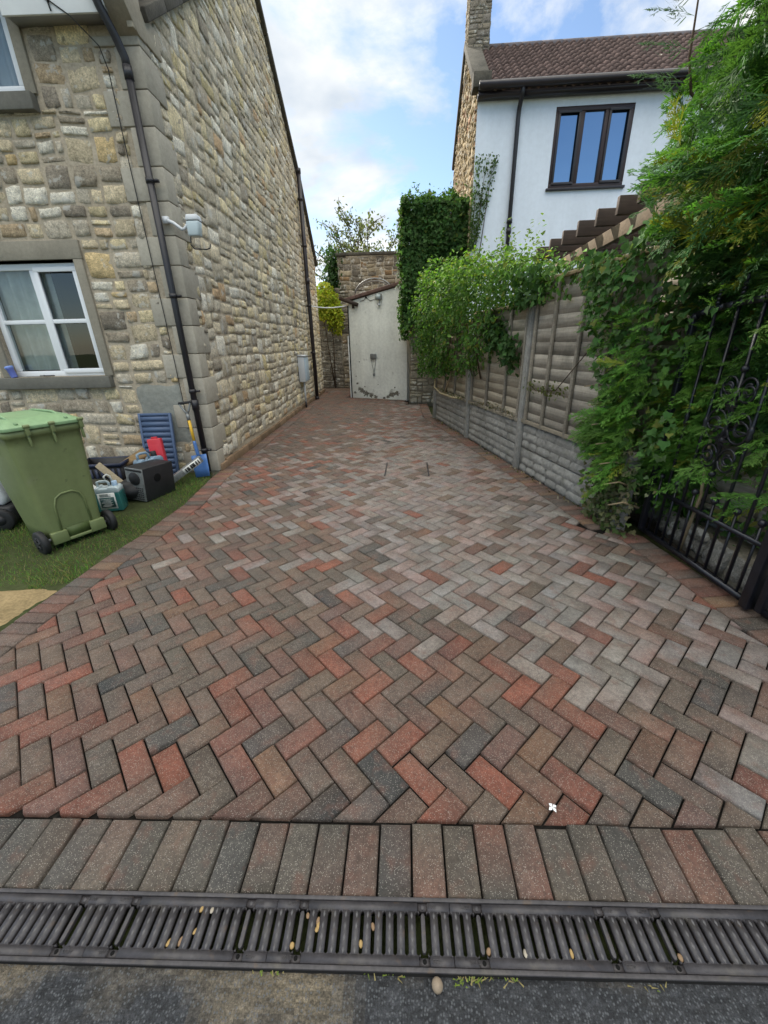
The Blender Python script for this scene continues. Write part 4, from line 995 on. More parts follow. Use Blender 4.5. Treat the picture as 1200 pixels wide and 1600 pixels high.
gs = MB(); gs.faces([(2.1,-2,-.03),(9,-2,-.03),(9,9,-.03),(1.1,9,-.03),(2.1,3.2,-.03)], [(0,1,2,3,4)]); gs.build('garden_soil', mat('dark_soil', (.03,.022,.015), .95, mott=[(20,.4)]), kind='structure')
_before = set(fence.children)
gravel(-1.9, .85, -.02, .272, 81); panel(-1.9, .85, .285, 2.02, 6, (-1.8, -1.2, -.7, -.12))
for o_ in set(fence.children)-_before: o_.location.y = -.46
# sagging trellis strip with dead leaves
m = MB(); P = [FENCE0[0], 0]
def FW(s, o, z): p = FENCE0+FD*s+FN*o; return (p[0], p[1], z)
m.tube([FW(5.55,.07,.80), FW(5.4,.12,.66), FW(4.9,.15,.60), FW(4.2,.14,.60), FW(3.85,.08,.62)], .016, 6, np.array((.42,.35,.22)))
o = m.build('trellis_strip', M_WOOD); tag(o, 'bent pale batten sagging along the far gravel board', 'batten')
for a, b, lb in (((5.0,.02,1.0),(5.0,.08,.6), 'shorter loose pale slat upright on the far fence panel'), ((4.45,.03,1.15),(4.7,.12,.62), 'longer loose pale slat leaning askew on the far fence panel')):
    m = MB(); m.bar(FW(*a), FW(*b), .03, .018, np.array((.38,.30,.19))); o = m.build('loose_slat', M_WOOD); tag(o, lb, 'slat')
def litter():
    n = 900; s = np.concatenate([RNG.uniform(1.95, 3.6, 430), RNG.uniform(3.8, 5.5, 330), RNG.uniform(0, 6, 140)]); off = np.concatenate([RNG.uniform(.0, .05, 430), RNG.uniform(.02, .14, 330), RNG.uniform(.03, .12, 140)])
    z = np.concatenate([.575+RNG.uniform(0, .06, 430)*(1+np.sin(3*s[:430])), .60+RNG.uniform(0, .05, 330), np.full(140, .008)])
    m = MB()
    for i in range(n):
        p = np.array(FW(s[i], off[i], z[i])); a = RNG.normal(0, 1, (2, 3)); a /= np.linalg.norm(a, axis=1)[:, None]; r = RNG.uniform(.012, .028)
        m.faces([p-a[0]*r, p+a[1]*r*.6, p+a[0]*r, p-a[1]*r*.6], [(0,1,2,3)], np.array([(.17,.13,.06),(.24,.21,.14),(.10,.12,.04),(.30,.27,.2)][RNG.integers(4)])*RNG.uniform(.7,1.2))
    o = m.build('dead_leaves', M_LITTER, kind='stuff'); tag(o, 'dead leaves caught along the fence foot and gravel boards', 'leaves', kind='stuff')
litter()

# ------------------------------------------------------------------ foliage
def frames(nrm, ax):
    nrm = nrm/np.linalg.norm(nrm, axis=1)[:, None]; ax = ax-(ax*nrm).sum(1)[:, None]*nrm; ax = ax/np.maximum(np.linalg.norm(ax, axis=1), 1e-6)[:, None]
    return np.stack([np.cross(ax, nrm), ax, nrm], 2)
LEAF_OV = (np.array([(0,0,0),(-.30,.30,.10),(-.22,.72,.08),(0,1,-.05),(.22,.72,.08),(.30,.30,.10)]), [0,3,2,1, 0,5,4,3], [4,4])
LEAF_IVY = (np.array([(0,.08,0),(-.42,-.02,.06),(-.52,.40,.10),(-.24,.56,.06),(0,1,-.06),(.24,.56,.06),(.52,.40,.10),(.42,-.02,.06)]), [0,3,2,1, 0,4,3, 0,5,4, 0,7,6,5], [4,3,3,4])
def leaves(mb, P, nrm, size, cols, shape=LEAF_OV, droop=.8, jit=.55):
    n = len(P); T, lp, ct = shape
    nr = nrm+RNG.normal(0, jit, (n, 3)); ax = np.tile(np.array((0, 0, -droop)), (n, 1))+RNG.normal(0, .55, (n, 3))
    Fm = frames(nr, ax)
    V = np.einsum('nij,kj->nki', Fm, T)*np.asarray(size)[:, None, None]+P[:, None, :]
    k = len(T); loops = (np.arange(n)[:, None]*k+np.array(lp)[None]).ravel()
    mb.raw(V.reshape(-1, 3), loops, np.tile(ct, n), np.repeat(cols, len(ct), axis=0))
def pn(p, s=1.0, k=0.0):
    x, y, z = p[:, 0]*s, p[:, 1]*s, p[:, 2]*s
    return (np.sin(2.1*x+1.3*y+k)+np.sin(2.7*y-1.1*z+2*k+1)+np.sin(2.4*z+1.7*x+.5*k+2)+.7*np.sin(4.7*x-3.9*z+k)+.7*np.sin(5.1*y+4.3*z+3*k))/3.4
def leafcols(n, base, var=.25, yellow=0.0, ycol=(.22,.22,.03)):
    c = np.tile(np.array(base), (n, 1))*RNG.uniform(1-var, 1+var, (n, 1))*RNG.uniform(.9, 1.1, (n, 3))
    y = RNG.random(n) < yellow; c[y] = np.array(ycol)*RNG.uniform(.7, 1.2, (y.sum(), 1)); return c
def fw_arr(s, o, z): return np.stack([FENCE0[0]+FD[0]*s+FN[0]*o, FENCE0[1]+FD[1]*s+FN[1]*o, z], 1)
fn3 = np.array((FN[0], FN[1], 0))
def stems(parent, paths, r, name='stem', mt=None):
    m = MB()
    for p in paths: m.tube(p, np.linspace(r, r*.35, len(p)), 6)
    return m.build(name, mt or M_BARK, parent, smooth=True)

# --- stone pier under the ivy tower and back walls
pier = thing('stone_pier', 'rubble stone pier standing beside the painted outhouse under ivy', 'wall', (0, 0, 0))
m = MB(); m.box(.02, 1.30, 11.0, 11.45, -.1, 4.2, mat=1); rubble(m, (0,11.0,0), (1,0,0), (0,-1,0), .02, 1.0, 0, 2.2, mh=.17, ml=.3, pal=[((.30,.265,.20),3),((.25,.225,.18),3),((.33,.30,.24),2)], hgt=.025, seed=31)
m.build('masonry', [M_STONE, M_MORTAR2], pier, smooth=True)
bw = thing('stone_garden_wall', 'tall stone wall with flat coping behind the outhouse', 'wall', (0, 0, 0))
m = MB(); PB = [((.27,.23,.17),4),((.22,.195,.16),3),((.32,.27,.19),2),((.30,.20,.11),1),((.17,.15,.12),2)]
m.box(-2.40, 2.5, 15.5, 15.9, -.1, 4.22, mat=1); m.box(-4.6, -2.402, 15.52, 15.88, -.1, 3.3, mat=1)
rubble(m, (0,15.5,0), (1,0,0), (0,-1,0), -2.40, .1, 0, 4.2, mh=.19, ml=.34, pal=PB, hgt=.025, seed=33); rubble(m, (0,15.52,0), (1,0,0), (0,-1,0), -4.0, -2.41, 0, 3.28, mh=.12, ml=.34, pal=[((.20,.18,.15),3),((.16,.145,.12),3),((.24,.22,.18),1)], hgt=.02, seed=35)
rubble(m, (-2.40,15.5,0), (0,1,0), (-1,0,0), 0, .4, 3.3, 4.2, mh=.19, ml=.3, pal=PB, hgt=.02, seed=36)
m.build('masonry', [M_STONE, M_MORTAR2], bw, smooth=True)
m = MB(); x = -2.46
while x < 2.5: m.box(x, x+.59, 15.42, 15.96, 4.225, 4.31); x += .6
m.build('coping', M_COPING, bw, bevel=.01)

# --- painted outhouse
SA = np.array((-1.71, 12.48)); SB = np.array((-.05, 11.715)); sd2 = (SB-SA)/np.linalg.norm(SB-SA); SL = float(np.linalg.norm(SB-SA))
shed = thing('outhouse', 'small lean to outhouse with flaking pale painted end wall', 'outhouse', (SA[0], SA[1], 0), math.atan2(sd2[1], sd2[0]))
m = MB(); n = 40; V = []; F = []
m.prism([(0,-.1),(SL,-.1),(SL,2.90),(0,2.60)], .0, 2.6, plane='xz'); 
m.build('wall', M_SHED, shed, bevel=.01)
rg = np.random.default_rng(4); M_BARE = mat('bare_brick', (.16,.15,.125), .95, mott=[(10,.4),(60,.3)], bump=[(50,.7)])
for (x, z, r) in ((.28,.26,.07),(.36,.20,.10),(.50,.13,.11),(.66,.09,.09),(.82,.05,.07),(1.35,.14,.10),(1.5,.17,.09),(1.22,.07,.06),(.2,.42,.04),(.16,.62,.025),(.3,1.02,.02),(.75,1.10,.02),(.1,.15,.05),(1.1,.03,.06),(.9,.4,.02),(.22,1.5,.012),(1.45,.33,.03),(.45,.33,.025)):
    k = 26; pts = []
    for i in range(k):
        a = 2*math.pi*i/k; q_ = r*rg.uniform(.4, 1.3); pts.append((x+q_*math.cos(a), max(.0, z+.75*q_*math.sin(a))))
    m = MB(); m.faces([(p[0], -.003-.02*r, p[1]) for p in pts], [tuple(range(k))]); m.build('bare_patch', M_BARE, shed)
m = MB(); rs = .30/SL; ang = math.atan2(.30, SL); 
for k in range(5):
    x0 = -.12+k*(SL+.2)/5; x1 = x0+(SL+.2)/5-.006
    m.faces([(x0,-.06,2.62+rs*x0),(x1,-.06,2.62+rs*x1),(x1,2.7,2.62+rs*x1),(x0,2.7,2.62+rs*x0),(x0,-.06,2.70+rs*x0),(x1,-.06,2.70+rs*x1),(x1,2.7,2.70+rs*x1),(x0,2.7,2.70+rs*x0)], [(0,3,2,1),(4,5,6,7),(0,1,5,4),(1,2,6,5),(2,3,7,6),(3,0,4,7)], np.array((.16,.10,.085))*rg.uniform(.8,1.2))
m.build('roof', M_TILE, shed, bevel=.008)
m = MB(); m.bar((-.22,-.07,2.69), (.36,-.07,2.50), .06, .09, np.array((.04,.03,.025))); m.bar((.2,-.06,2.56),(.2,-.06,2.42), .05, .05, np.array((.04,.03,.025))); m.build('barge_board', M_DARKWOOD, shed)
m = MB(); m.box(-.055,-.02,-.03,.02,.0,1.72); m.build('door_edge', M_WHITEBOARD, shed, bevel=.004)
m = MB(); m.box(-.018,-.006,-.02,.03,.0,2.5); m.build('door_jamb', M_DARK, shed)
m = MB(); pts = [(.62+.62*math.cos(a)+.06, .25, 2.72+.42*math.sin(a)) for a in np.linspace(2.85, .3, 16)]; m.tube(pts, .018, 8); m.tube([(p[0], .25, p[2]-.06) for p in pts], .012, 8)
for p in pts[1:-1:2]: m.tube([(p[0], .25, p[2]-.06), p], .008, 6)
o = m.build('hoop', M_GREYMETAL, shed, smooth=True)
t = thing('floodlight', 'small grey floodlight high on the outhouse end wall', 'lamp', (SA[0]+sd2[0]*1.02, SA[1]+sd2[1]*1.02, 2.6), math.atan2(sd2[1], sd2[0]))
m = MB(); m.box(-.09,.09,-.11,-.03,-.02,.12); m.build('housing', M_GREYMETAL, t, bevel=.01)
m = MB(); m.box(-.075,.075,-.114,-.1105,.0,.105); m.build('glass', M_CLEAR, t)
m = MB(); m.tube([(0,-.03,-.02),(0,-.05,-.10)], .012, 6); m.lathe([(.03,-.03),(.042,0),(.03,.03)], 12, (0,-.06,-.13)); m.build('sensor', M_PALEGREY, t, smooth=True)
m = MB(); m.tube([(-.05,-.012,.03),(-.3,-.012,-.02),(-.42,-.012,.08),(-.5,-.012,.0),(-.62,-.012,-.01)], .007, 6); m.lathe([(.025,-.01),(.025,.01)], 10, (-.42,-.015,.07), 'y'); m.build('lead', M_RUBBER, t)
t = thing('wall_socket', 'grey weatherproof box with a dangling cord on the outhouse wall', 'socket', (SA[0]+sd2[0]*.79, SA[1]+sd2[1]*.79, 1.15), math.atan2(sd2[1], sd2[0]))
m = MB(); m.box(-.09,.09,-.08,-.002,-.06,.09); m.build('case', M_GREYMETAL, t, bevel=.02)
m = MB(); m.tube([(-.07,-.05,-.06),(-.05,-.04,-.2),(-.01,-.03,-.36),(0,-.03,-.44)], .007, 6); m.tube([(.08,-.05,-.06),(.06,-.04,-.18),(.02,-.03,-.34),(0,-.03,-.44)], .007, 6); m.lathe([(.02,-.05),(.035,-.02),(.03,.03)], 10, (0,-.03,-.46)); m.build('cord', M_GREYMETAL, t, smooth=True)
m = MB(); a = np.array(W(.10, 7.25, 2.50)); b = np.array((-1.75, 12.45, 2.50)); m.tube([a+(b-a)*f+np.array((0,0,-.05*4*f*(1-f))) for f in np.linspace(0,1,9)], .016, 6); o = m.build('washing_line', M_UPVC, smooth=True); tag(o, 'white line strung between the gable pipe and the outhouse', 'washing line')

# --- white house
wh = thing('rendered_house', 'pale rendered house with brown pantile roof and stone gable end', 'house', (1.32, 10.3, 0))
D = 4.4; XR = 8.5; EZ = 5.83; RZ = 7.50
WW = (1.52, 3.00, 2.85+1.50, 5.64)
m = MB(); h = [(1.52, 3.00, 4.36, 5.64)]
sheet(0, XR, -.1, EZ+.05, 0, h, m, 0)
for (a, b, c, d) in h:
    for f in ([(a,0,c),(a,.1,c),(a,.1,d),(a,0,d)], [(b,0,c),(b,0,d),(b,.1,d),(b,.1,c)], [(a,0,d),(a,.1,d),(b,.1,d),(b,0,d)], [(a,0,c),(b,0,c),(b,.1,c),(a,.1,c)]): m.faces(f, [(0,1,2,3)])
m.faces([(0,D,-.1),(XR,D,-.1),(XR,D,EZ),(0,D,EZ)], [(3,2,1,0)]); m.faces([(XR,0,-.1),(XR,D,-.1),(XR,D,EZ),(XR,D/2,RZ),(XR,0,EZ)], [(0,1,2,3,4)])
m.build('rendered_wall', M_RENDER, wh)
m = MB(); m.faces([(0,0,-.1),(0,0,EZ),(0,.0,6.1),(0,D/2,RZ+.12),(0,D,6.1),(0,D,-.1)], [(0,1,2,3,4,5)], mat=1)
m.faces([(.0,-.0,EZ),(.25,-.0,EZ),(.25,D/2,RZ),(.0,D/2,RZ)], [(0,1,2,3)], mat=1)
rubble(m, (0,0,0), (0,1,0), (-1,0,0), .0, D, 2.2, 7.6, top=lambda u: np.where(u < D/2, 6.08+(u)*(RZ-6.0)/(D/2), 6.08+(D-u)*(RZ-6.0)/(D/2)), mh=.12, ml=.25, pal=[((.42,.33,.20),4),((.37,.30,.20),3),((.46,.37,.24),2),((.36,.22,.14),1)], hgt=.03, seed=51)
m.build('gable_wall', [M_STONE, M_MORTAR], wh, smooth=True)
m = MB(); sl = (RZ-EZ-.02)/(D/2)
m.bar((.08, .12, 6.12), (.08, D/2, RZ+.16), .34, .12); m.bar((.08, D-.1, 6.12), (.08, D/2, RZ+.16), .34, .12)
m.box(-.12, .22, -.16, .14, 5.93, 6.16); m.build('gable_coping', M_COPING, wh, bevel=.012)
m = MB()                                                            # pantile roof: rippled courses with stepped laps
nc = 14; nw = 420; xs = np.linspace(.26, XR, nw); L = math.hypot(D/2+.2, RZ-EZ+.1); dirv = np.array((D/2+.22, RZ-EZ+.10))/L; nv = np.array((-dirv[1], dirv[0]))
rip = .022*np.sin(xs*2*math.pi/.16); rg = np.random.default_rng(6)
for c in range(nc):
    a0 = c*L/nc; a1 = (c+1)*L/nc+.04; jj = rg.normal(0, .003, nw)
    V = []
    for (aa, lift) in ((a0, .020), (a0, .060), (a1, .022)):
        y = -.22+dirv[0]*aa+nv[0]*(lift+rip+jj); z = EZ+.0+dirv[1]*aa+nv[1]*(lift+rip+jj); V.append(np.stack([xs, y, z], 1))
    V = np.concatenate(V); F = [(r*nw+i, r*nw+i+1, (r+1)*nw+i+1, (r+1)*nw+i) for r in range(2) for i in range(nw-1)]
    cc = np.zeros((len(F), 3)); tilei = ((xs[:-1]-.26)/.16).astype(int); tc_ = np.random.default_rng(c+70).uniform(.75, 1.2, 60)[np.clip(tilei, 0, 59)]
    cc[:] = np.tile(tc_, 2)[:, None]*np.array((.125,.085,.075)); m.faces(V, F, cc)
m.faces([(.26,D/2,RZ),(XR,D/2,RZ),(XR,D+.2,EZ),(.26,D+.2,EZ)], [(0,1,2,3)], np.array((.12,.085,.075)))
m.faces([(.26,-.1,EZ+.0),(XR,-.1,EZ+.0),(XR,D/2,RZ-.05),(.26,D/2,RZ-.05)], [(0,1,2,3)], np.array((.05,.04,.04)))
rf = m.build('roof', M_TILE, wh, smooth=True)
m = MB(); x = .28
while x < XR: m.tube([(x, D/2, RZ+.05), (x+.44, D/2, RZ+.05)], .115, 12, np.array((.10,.09,.10))*rg.uniform(.85,1.15)); x += .45
m.build('ridge_tile', M_TILE, rf, smooth=True)
ch = MB(); ch.box(-.03, .42, D/2-.35, D/2+.35, RZ-.5, RZ+3.0, mat=1)
rubble(ch, (-.03,D/2-.35,0), (1,0,0), (0,-1,0), 0, .45, RZ-.3, RZ+3, mh=.10, ml=.2, pal=[((.26,.225,.18),3),((.22,.195,.165),3),((.30,.26,.2),2)], hgt=.012, seed=61, gap=.004)
rubble(ch, (-.03,D/2-.35,0), (0,1,0), (-1,0,0), 0, .70, RZ-.3, RZ+3, mh=.10, ml=.2, pal=[((.30,.25,.18),3),((.26,.22,.165),3)], hgt=.012, seed=62, gap=.004)
rubble(ch, (.42,D/2-.35,0), (0,1,0), (1,0,0), 0, .70, RZ-.3, RZ+3, mh=.10, ml=.2, pal=[((.24,.21,.17),3),((.22,.19,.155),3)], hgt=.012, seed=63, gap=.004)
ch.build('chimney', [M_STONE, M_MORTAR2], wh, smooth=True)
m = MB(); m.box(-.02, XR, -.20, -.03, EZ-.06, EZ+.015); m.build('fascia', M_BROWN, wh)
m = MB(); m.tube([(-.02, -.27, EZ+.075), (XR, -.27, EZ+.075)], .062, 10); m.box(-.02, XR, -.21, -.20, EZ+.02, EZ+.13); m.build('gutter', M_BROWN, wh, smooth=True)
m = MB(); m.tube([(.80,-.25,EZ+.03),(.80,-.20,EZ-.06),(.795,-.07,EZ-.2),(.79,-.06,EZ-.35),(.79,-.06,0)], .042, 10)
for z in (3.6, 2.2): m.tube([(.79,-.06,z),(.79,-.06,z+.09)], .053, 10)
m.tube([(.79,-.06,3.78),(.79,-.06,3.86)], .058, 10); m.build('downpipe', M_BLACKPIPE, wh, smooth=True)
a, b, c, d = h[0]; wf = MB(); f = .075
wf.box(a, b, .005, .09, c, c+f); wf.box(a, b, .005, .09, d-f, d); wf.box(a, a+f, .005, .09, c+f, d-f); wf.box(b-f, b, .005, .09, c+f, d-f)
x1, x2 = a+.52, a+.985
wf.box(x1-.045, x1+.045, .006, .09, c+f, d-f); wf.box(x2-.045, x2+.045, .006, .09, c+f, d-f)
win = wf.build('window', mat('brown_window_frame', (.032,.017,.017), .4, mott=[(5,.15)]), wh, bevel=.006)
for (p, q_) in ((a+.055, x1-.03), (x2+.03, b-.055)):
    m = MB(); s = .045; m.box(p, q_, -.012, .004, c+.055, c+.055+s); m.box(p, q_, -.012, .004, d-.055-s, d-.055); m.box(p, p+s, -.012, .004, c+.055+s, d-.055-s); m.box(q_-s, q_, -.012, .004, c+.055+s, d-.055-s); m.build('casement', M_BROWN, win, bevel=.004)
m = MB(); m.faces([(a+f,.05,c+f),(b-f,.05,c+f),(b-f,.05,d-f),(a+f,.05,d-f)], [(0,1,2,3)]); m.build('pane', M_SKYPANE, win)
m = MB(); m.box(a-.04, b+.04, -.05, .0, c-.045, c-.002); m.build('sill', M_BROWN, win, bevel=.005)

# --- pergola
pg = thing('pergola', 'dark stained timber pergola behind the fence against the pale house', 'pergola', (0, 0, 0))
for k, (x, y) in enumerate([(1.94,7.25),(1.98,6.75),(2.0,6.3),(2.02,5.85),(2.05,5.4),(2.08,4.98),(2.10,4.6),(2.16,4.2)]):
    m = MB(); m.box(x, x+3.2, y-.03, y+.03, 2.64, 2.80, np.array((.1,.08,.06))); m.build('rafter', M_DARKWOOD, pg, bevel=.006)
m = MB(); m.bar((2.33, 7.4, 2.55), (2.20, 3.7, 2.55), .07, .14, np.array((.16,.122,.085))); m.build('beam', M_WOOD, pg, bevel=.006)
m = MB(); m.bar((4.9, 7.4, 2.55), (4.9, 3.9, 2.55), .06, .16); m.build('beam', M_DARKWOOD, pg, bevel=.006)
for (x, y) in ((2.48, 7.3), (4.9, 7.3), (4.9, 4.0), (2.43, 5.2)):
    m = MB(); m.box(x-.05, x+.05, y-.05, y+.05, -.1, 2.52); m.build('post', M_DARKWOOD, pg, bevel=.006)
m = MB(); m.bar((2.47, 7.25, 2.05), (2.46, 6.75, 2.52), .05, .08); m.build('brace', M_DARKWOOD, pg)
t = thing('hanging_lantern', 'small dark lantern hanging under the pergola beam', 'lantern', (2.28, 5.6, 2.30), 0)
m = MB(); m.lathe([(.03,-.02),(.045,0),(.05,.10),(.03,.13),(.01,.15)], 10); m.build('body', M_BLACKCASE, t, smooth=True); m = MB(); m.tube([(0,0,.14),(0,0,.29)], .004, 5); m.build('hook', M_BLACKCASE, t)

# --- ivy tower
t = thing('ivy_column', 'dense dark green ivy clothing a tall square pier beside the pale house', 'ivy', (0, 0, 0))
m = MB()
def ivy_face(n, fn):
    global_p = fn(n); return global_p
n = 12000; u = RNG.random(n); v = RNG.random(n)
z = .9+v*3.45; x = -.17+u*1.50
P = np.stack([x, np.full(n, 10.62), z], 1); b = pn(P, 1.6, 1); P[:, 1] += -.16*b+RNG.normal(0, .06, n); P[:, 0] += .06*pn(P, 2.3, 8)
keep = z > .95+1.05*np.clip(.62-u, 0, 1)*1.7+.3*np.sin(7*x)+0*z
Pa = P[keep]; Na = np.tile(np.array((0, -1.0, .25)), (len(Pa), 1))
n = 3600; u = RNG.random(n); z = 1.6+RNG.random(n)*2.75; P = np.stack([np.full(n, -.14), 10.62+u*.85, z], 1); b = pn(P, 1.7, 2); P[:, 0] += .08*b+RNG.normal(0, .05, n); Pb = P; Nb = np.tile(np.array((-1.0, -.2, .25)), (n, 1))
n = 2400; P = np.stack([-.17+RNG.random(n)*1.5, 10.6+RNG.random(n)*.9, np.full(n, 4.36)], 1); P[:, 2] += .16*pn(P, 2.6, 3)+RNG.normal(0, .05, n)+.22*RNG.random(n)*(RNG.random(n) < .10); Pc = P; Nc = np.tile(np.array((0, -.3, 1.0)), (n, 1))
n = 2600; u = RNG.random(n); z = .7+RNG.random(n)**.8*1.7; P = np.stack([.45+u*.9-.15*(z-1.6), 10.55-.25*RNG.random(n), z], 1); P[:, 1] += .1*pn(P, 2, 4); Pd = P; Nd = np.tile(np.array((-.2, -1.0, .3)), (n, 1))
P = np.concatenate([Pa, Pb, Pc, Pd]); NN = np.concatenate([Na, Nb, Nc, Nd]); n = len(P)
leaves(m, P, NN, RNG.uniform(.035, .095, n), leafcols(n, (.050,.108,.030), .45, .04, (.12,.16,.035)), LEAF_IVY)
m.build('foliage', M_LEAF, t)
m = MB(); paths = []
n = 700; k = RNG.random(n); base = RNG.integers(0, 9, n)
P = np.stack([1.30+.10*base/9+.42*k*(base/9)**.8+RNG.normal(0, .03, n), np.full(n, 10.24)+RNG.normal(0, .02, n), 3.35+.75*k+1.05*k*(.3+.7*np.sin(base*2.1)**2)+RNG.normal(0, .03, n)], 1)
leaves(m, P, np.tile(np.array((0, -1.0, .2)), (n, 1)), RNG.uniform(.035, .065, n), leafcols(n, (.07,.12,.035), .3), LEAF_OV)
m.build('climbing_shoots', M_LEAF, t)
stems(t, [[(1.32+.1*i, 10.26, 3.2), (1.36+.12*i, 10.25, 4.0), (1.38+.15*i, 10.25, 4.5+.12*(i % 3))] for i in range(3)]+[[(.7+.1*i, 10.75, 0), (.72+.11*i, 10.7, .9), (.68+.12*i, 10.65, 1.8)] for i in range(4)], .012)

# --- shrubby climber over the far fence panels
t = thing('climbing_shrub', 'bushy green climber tumbling over the far fence panels', 'climber', FW(3.6, 0, 0))
t.rotation_euler = (0, 0, 0)
def hedge():
    n = 64000; s = RNG.uniform(1.05, 6.5, n); z = RNG.uniform(.55, 2.95, n); o = RNG.uniform(-.55, .62, n)
    top = np.interp(s, [1.0, 1.7, 2.0, 2.3, 2.6, 3.0, 3.6, 4.2, 5.0, 5.9, 6.5], [2.1, 2.24, 2.34, 2.30, 2.48, 2.52, 2.56, 2.68, 2.78, 2.80, 2.72])+.09*np.sin(6*s)+.07*np.sin(13*s+1)
    bot = np.interp(s, [1.0, 1.18, 1.6, 1.92, 2.45, 2.57, 2.7, 3.05, 3.4, 5.3, 6.5], [2.04, 1.92, 1.86, 1.88, 1.74, 1.56, 1.36, 1.16, 1.07, .90, .85])+.04*np.sin(9*s)+.04*np.sin(21*s)
    bulge = np.interp(s, [1.0, 1.5, 2.0, 2.8, 4, 5.5, 6.5], [.12, .16, .20, .24, .32, .40, .40])*(1-.6*((z-1.75)/1.2)**2)+.09*np.sin(5*s+4*z)+.05*np.sin(11*s-7*z)
    P = fw_arr(s, o, z); g = pn(P, 2.0, 7)
    d = np.minimum.reduce([top-z, z-bot, bulge+.10*g-o, o+.55])
    ok = (d > 0) & ((d < .16) | (RNG.random(n) < .35)) & ((o > .0) | (z > 1.75)) & (pn(P, 4.2, 3) > -.50)
    P, s, z, o, d, g = P[ok], s[ok], z[ok], o[ok], d[ok], g[ok]; n = len(P)
    nr = np.tile(fn3*1.0+np.array((0, 0, .35)), (n, 1)); tp = np.clip((z-(2.0))/.6, 0, 1); nr = nr*(1-tp[:, None])+np.array((-.1, -.2, 1.0))*tp[:, None]
    c = leafcols(n, (.062,.132,.031), .42, .05, (.17,.20,.045)); young_lit = (RNG.random(n) < .15+.5*tp); c[young_lit] = c[young_lit]*np.array((1.7,1.55,1.2))  # some young leaves; the extra bright ones towards the top paint in sunlight
    m = MB(); leaves(m, P, nr, RNG.uniform(.045, .085, n), c, LEAF_OV, .6); f = m.build('foliage', M_LEAF, t)
    # upright young shoots
    m = MB(); pts = []
    for k in range(60):
        s0 = RNG.uniform(2.2, 5.6); b = np.array(FW(s0, RNG.uniform(-.35, .2), 2.2+.3*RNG.random())); h = RNG.uniform(.15, .45); q = RNG.normal(0, .08, 2)
        for i in range(14):
            f_ = i/14; pts.append(b+np.array((q[0]*f_, q[1]*f_, h*f_))+RNG.normal(0, .018, 3))
    pts = np.array(pts); leaves(m, pts, np.tile(np.array((-.3,-.3,.8)), (len(pts), 1)), RNG.uniform(.035, .06, len(pts)), leafcols(len(pts), (.13,.21,.045), .25), LEAF_OV, -.4); m.build('shoots', M_LEAF, t)
    # broad ivy spray hanging on the nearer boards
    n = 620; s = np.concatenate([RNG.uniform(1.95, 2.9, 430), RNG.uniform(1.5, 2.1, 190)]); z = np.concatenate([1.32+.40*(s[:430]-1.95)+RNG.normal(0, .09, 430), RNG.uniform(1.85, 2.2, 190)])
    P = fw_arr(s, RNG.uniform(.04, .20, n), z); m = MB(); leaves(m, P, np.tile(fn3+np.array((0,0,.3)), (n, 1)), RNG.uniform(.05, .09, n), leafcols(n, (.045,.10,.03), .3), LEAF_IVY); m.build('ivy_spray', M_LEAF, t)
    for ch_ in t.children: ch_.matrix_parent_inverse = Matrix.Translation(-t.location)
    m = MB()
    for k in range(9):
        s0 = 3.2+.35*k; m.tube([np.array(FW(s0, .03, .98))-np.array(t.location), np.array(FW(s0+.1, .08, 1.3))-np.array(t.location), np.array(FW(s0-.05, .05, 1.9))-np.array(t.location)], [.014,.011,.006], 6)
    m.build('stem', M_BARK, t, smooth=True)
hedge()

# --- conifer sprays
def spray_template(seed, nb=9, sub=3):
    rg = np.random.default_rng(seed); A = []; B = []; Wd = []
    cv = rg.normal(0, .10); f = lambda y: np.array((cv*y*y, y, -.22*y*y))
    for k in range(4): A.append(f(k/4)); B.append(f((k+1)/4)); Wd.append(.020-.003*k)
    for i in range(nb):
        t_ = .06+.90*i/nb
        for sg in (-1, 1):
            if rg.random() < .10: continue
            tt = min(.98, t_+rg.uniform(-.045, .045)); l = (.40*(1-tt)**.7+.06)*rg.uniform(.5, 1.3); a = R(rg.uniform(18, 36))
            o = f(tt); d = np.array((sg*math.sin(a), math.cos(a), rg.uniform(-.42, .30)))
            m_ = o+d*l*.55; e = o+d*l+np.array((-sg*.05*l, .08*l, -.30*l*l-.08*l)); A += [o, m_]; B += [m_, e]; Wd += [.019, .015]
            for j in range(sub):
                u = .25+.6*j/sub; ls = l*(.52-.30*u)*rg.uniform(.6, 1.35); p = o+(e-o)*u
                for s2 in (-1, 1):
                    if rg.random() < .15: continue
                    a2 = a*sg+s2*R(rg.uniform(18, 36)); A.append(p); B.append(p+np.array((math.sin(a2), math.cos(a2), rg.uniform(-.5, .3)))*ls); Wd.append(.0185)
    A = np.array(A); B = np.array(B); Wd = np.array(Wd)[:, None]; d = B-A; s = np.stack([d[:, 1], -d[:, 0], rg.normal(0, .35, len(d))*np.linalg.norm(d, axis=1)], 1); s /= np.maximum(np.linalg.norm(s, axis=1), 1e-6)[:, None]
    mid = A+d*.55
    V = np.stack([A-s*Wd*.35, mid-s*Wd*.55, B, mid+s*Wd*.55, A+s*Wd*.35], 1)
    return V.reshape(-1, 3), len(A)
TEMPL = [spray_template(k, 9, 3) for k in range(4)]+[spray_template(9, 6, 2)]
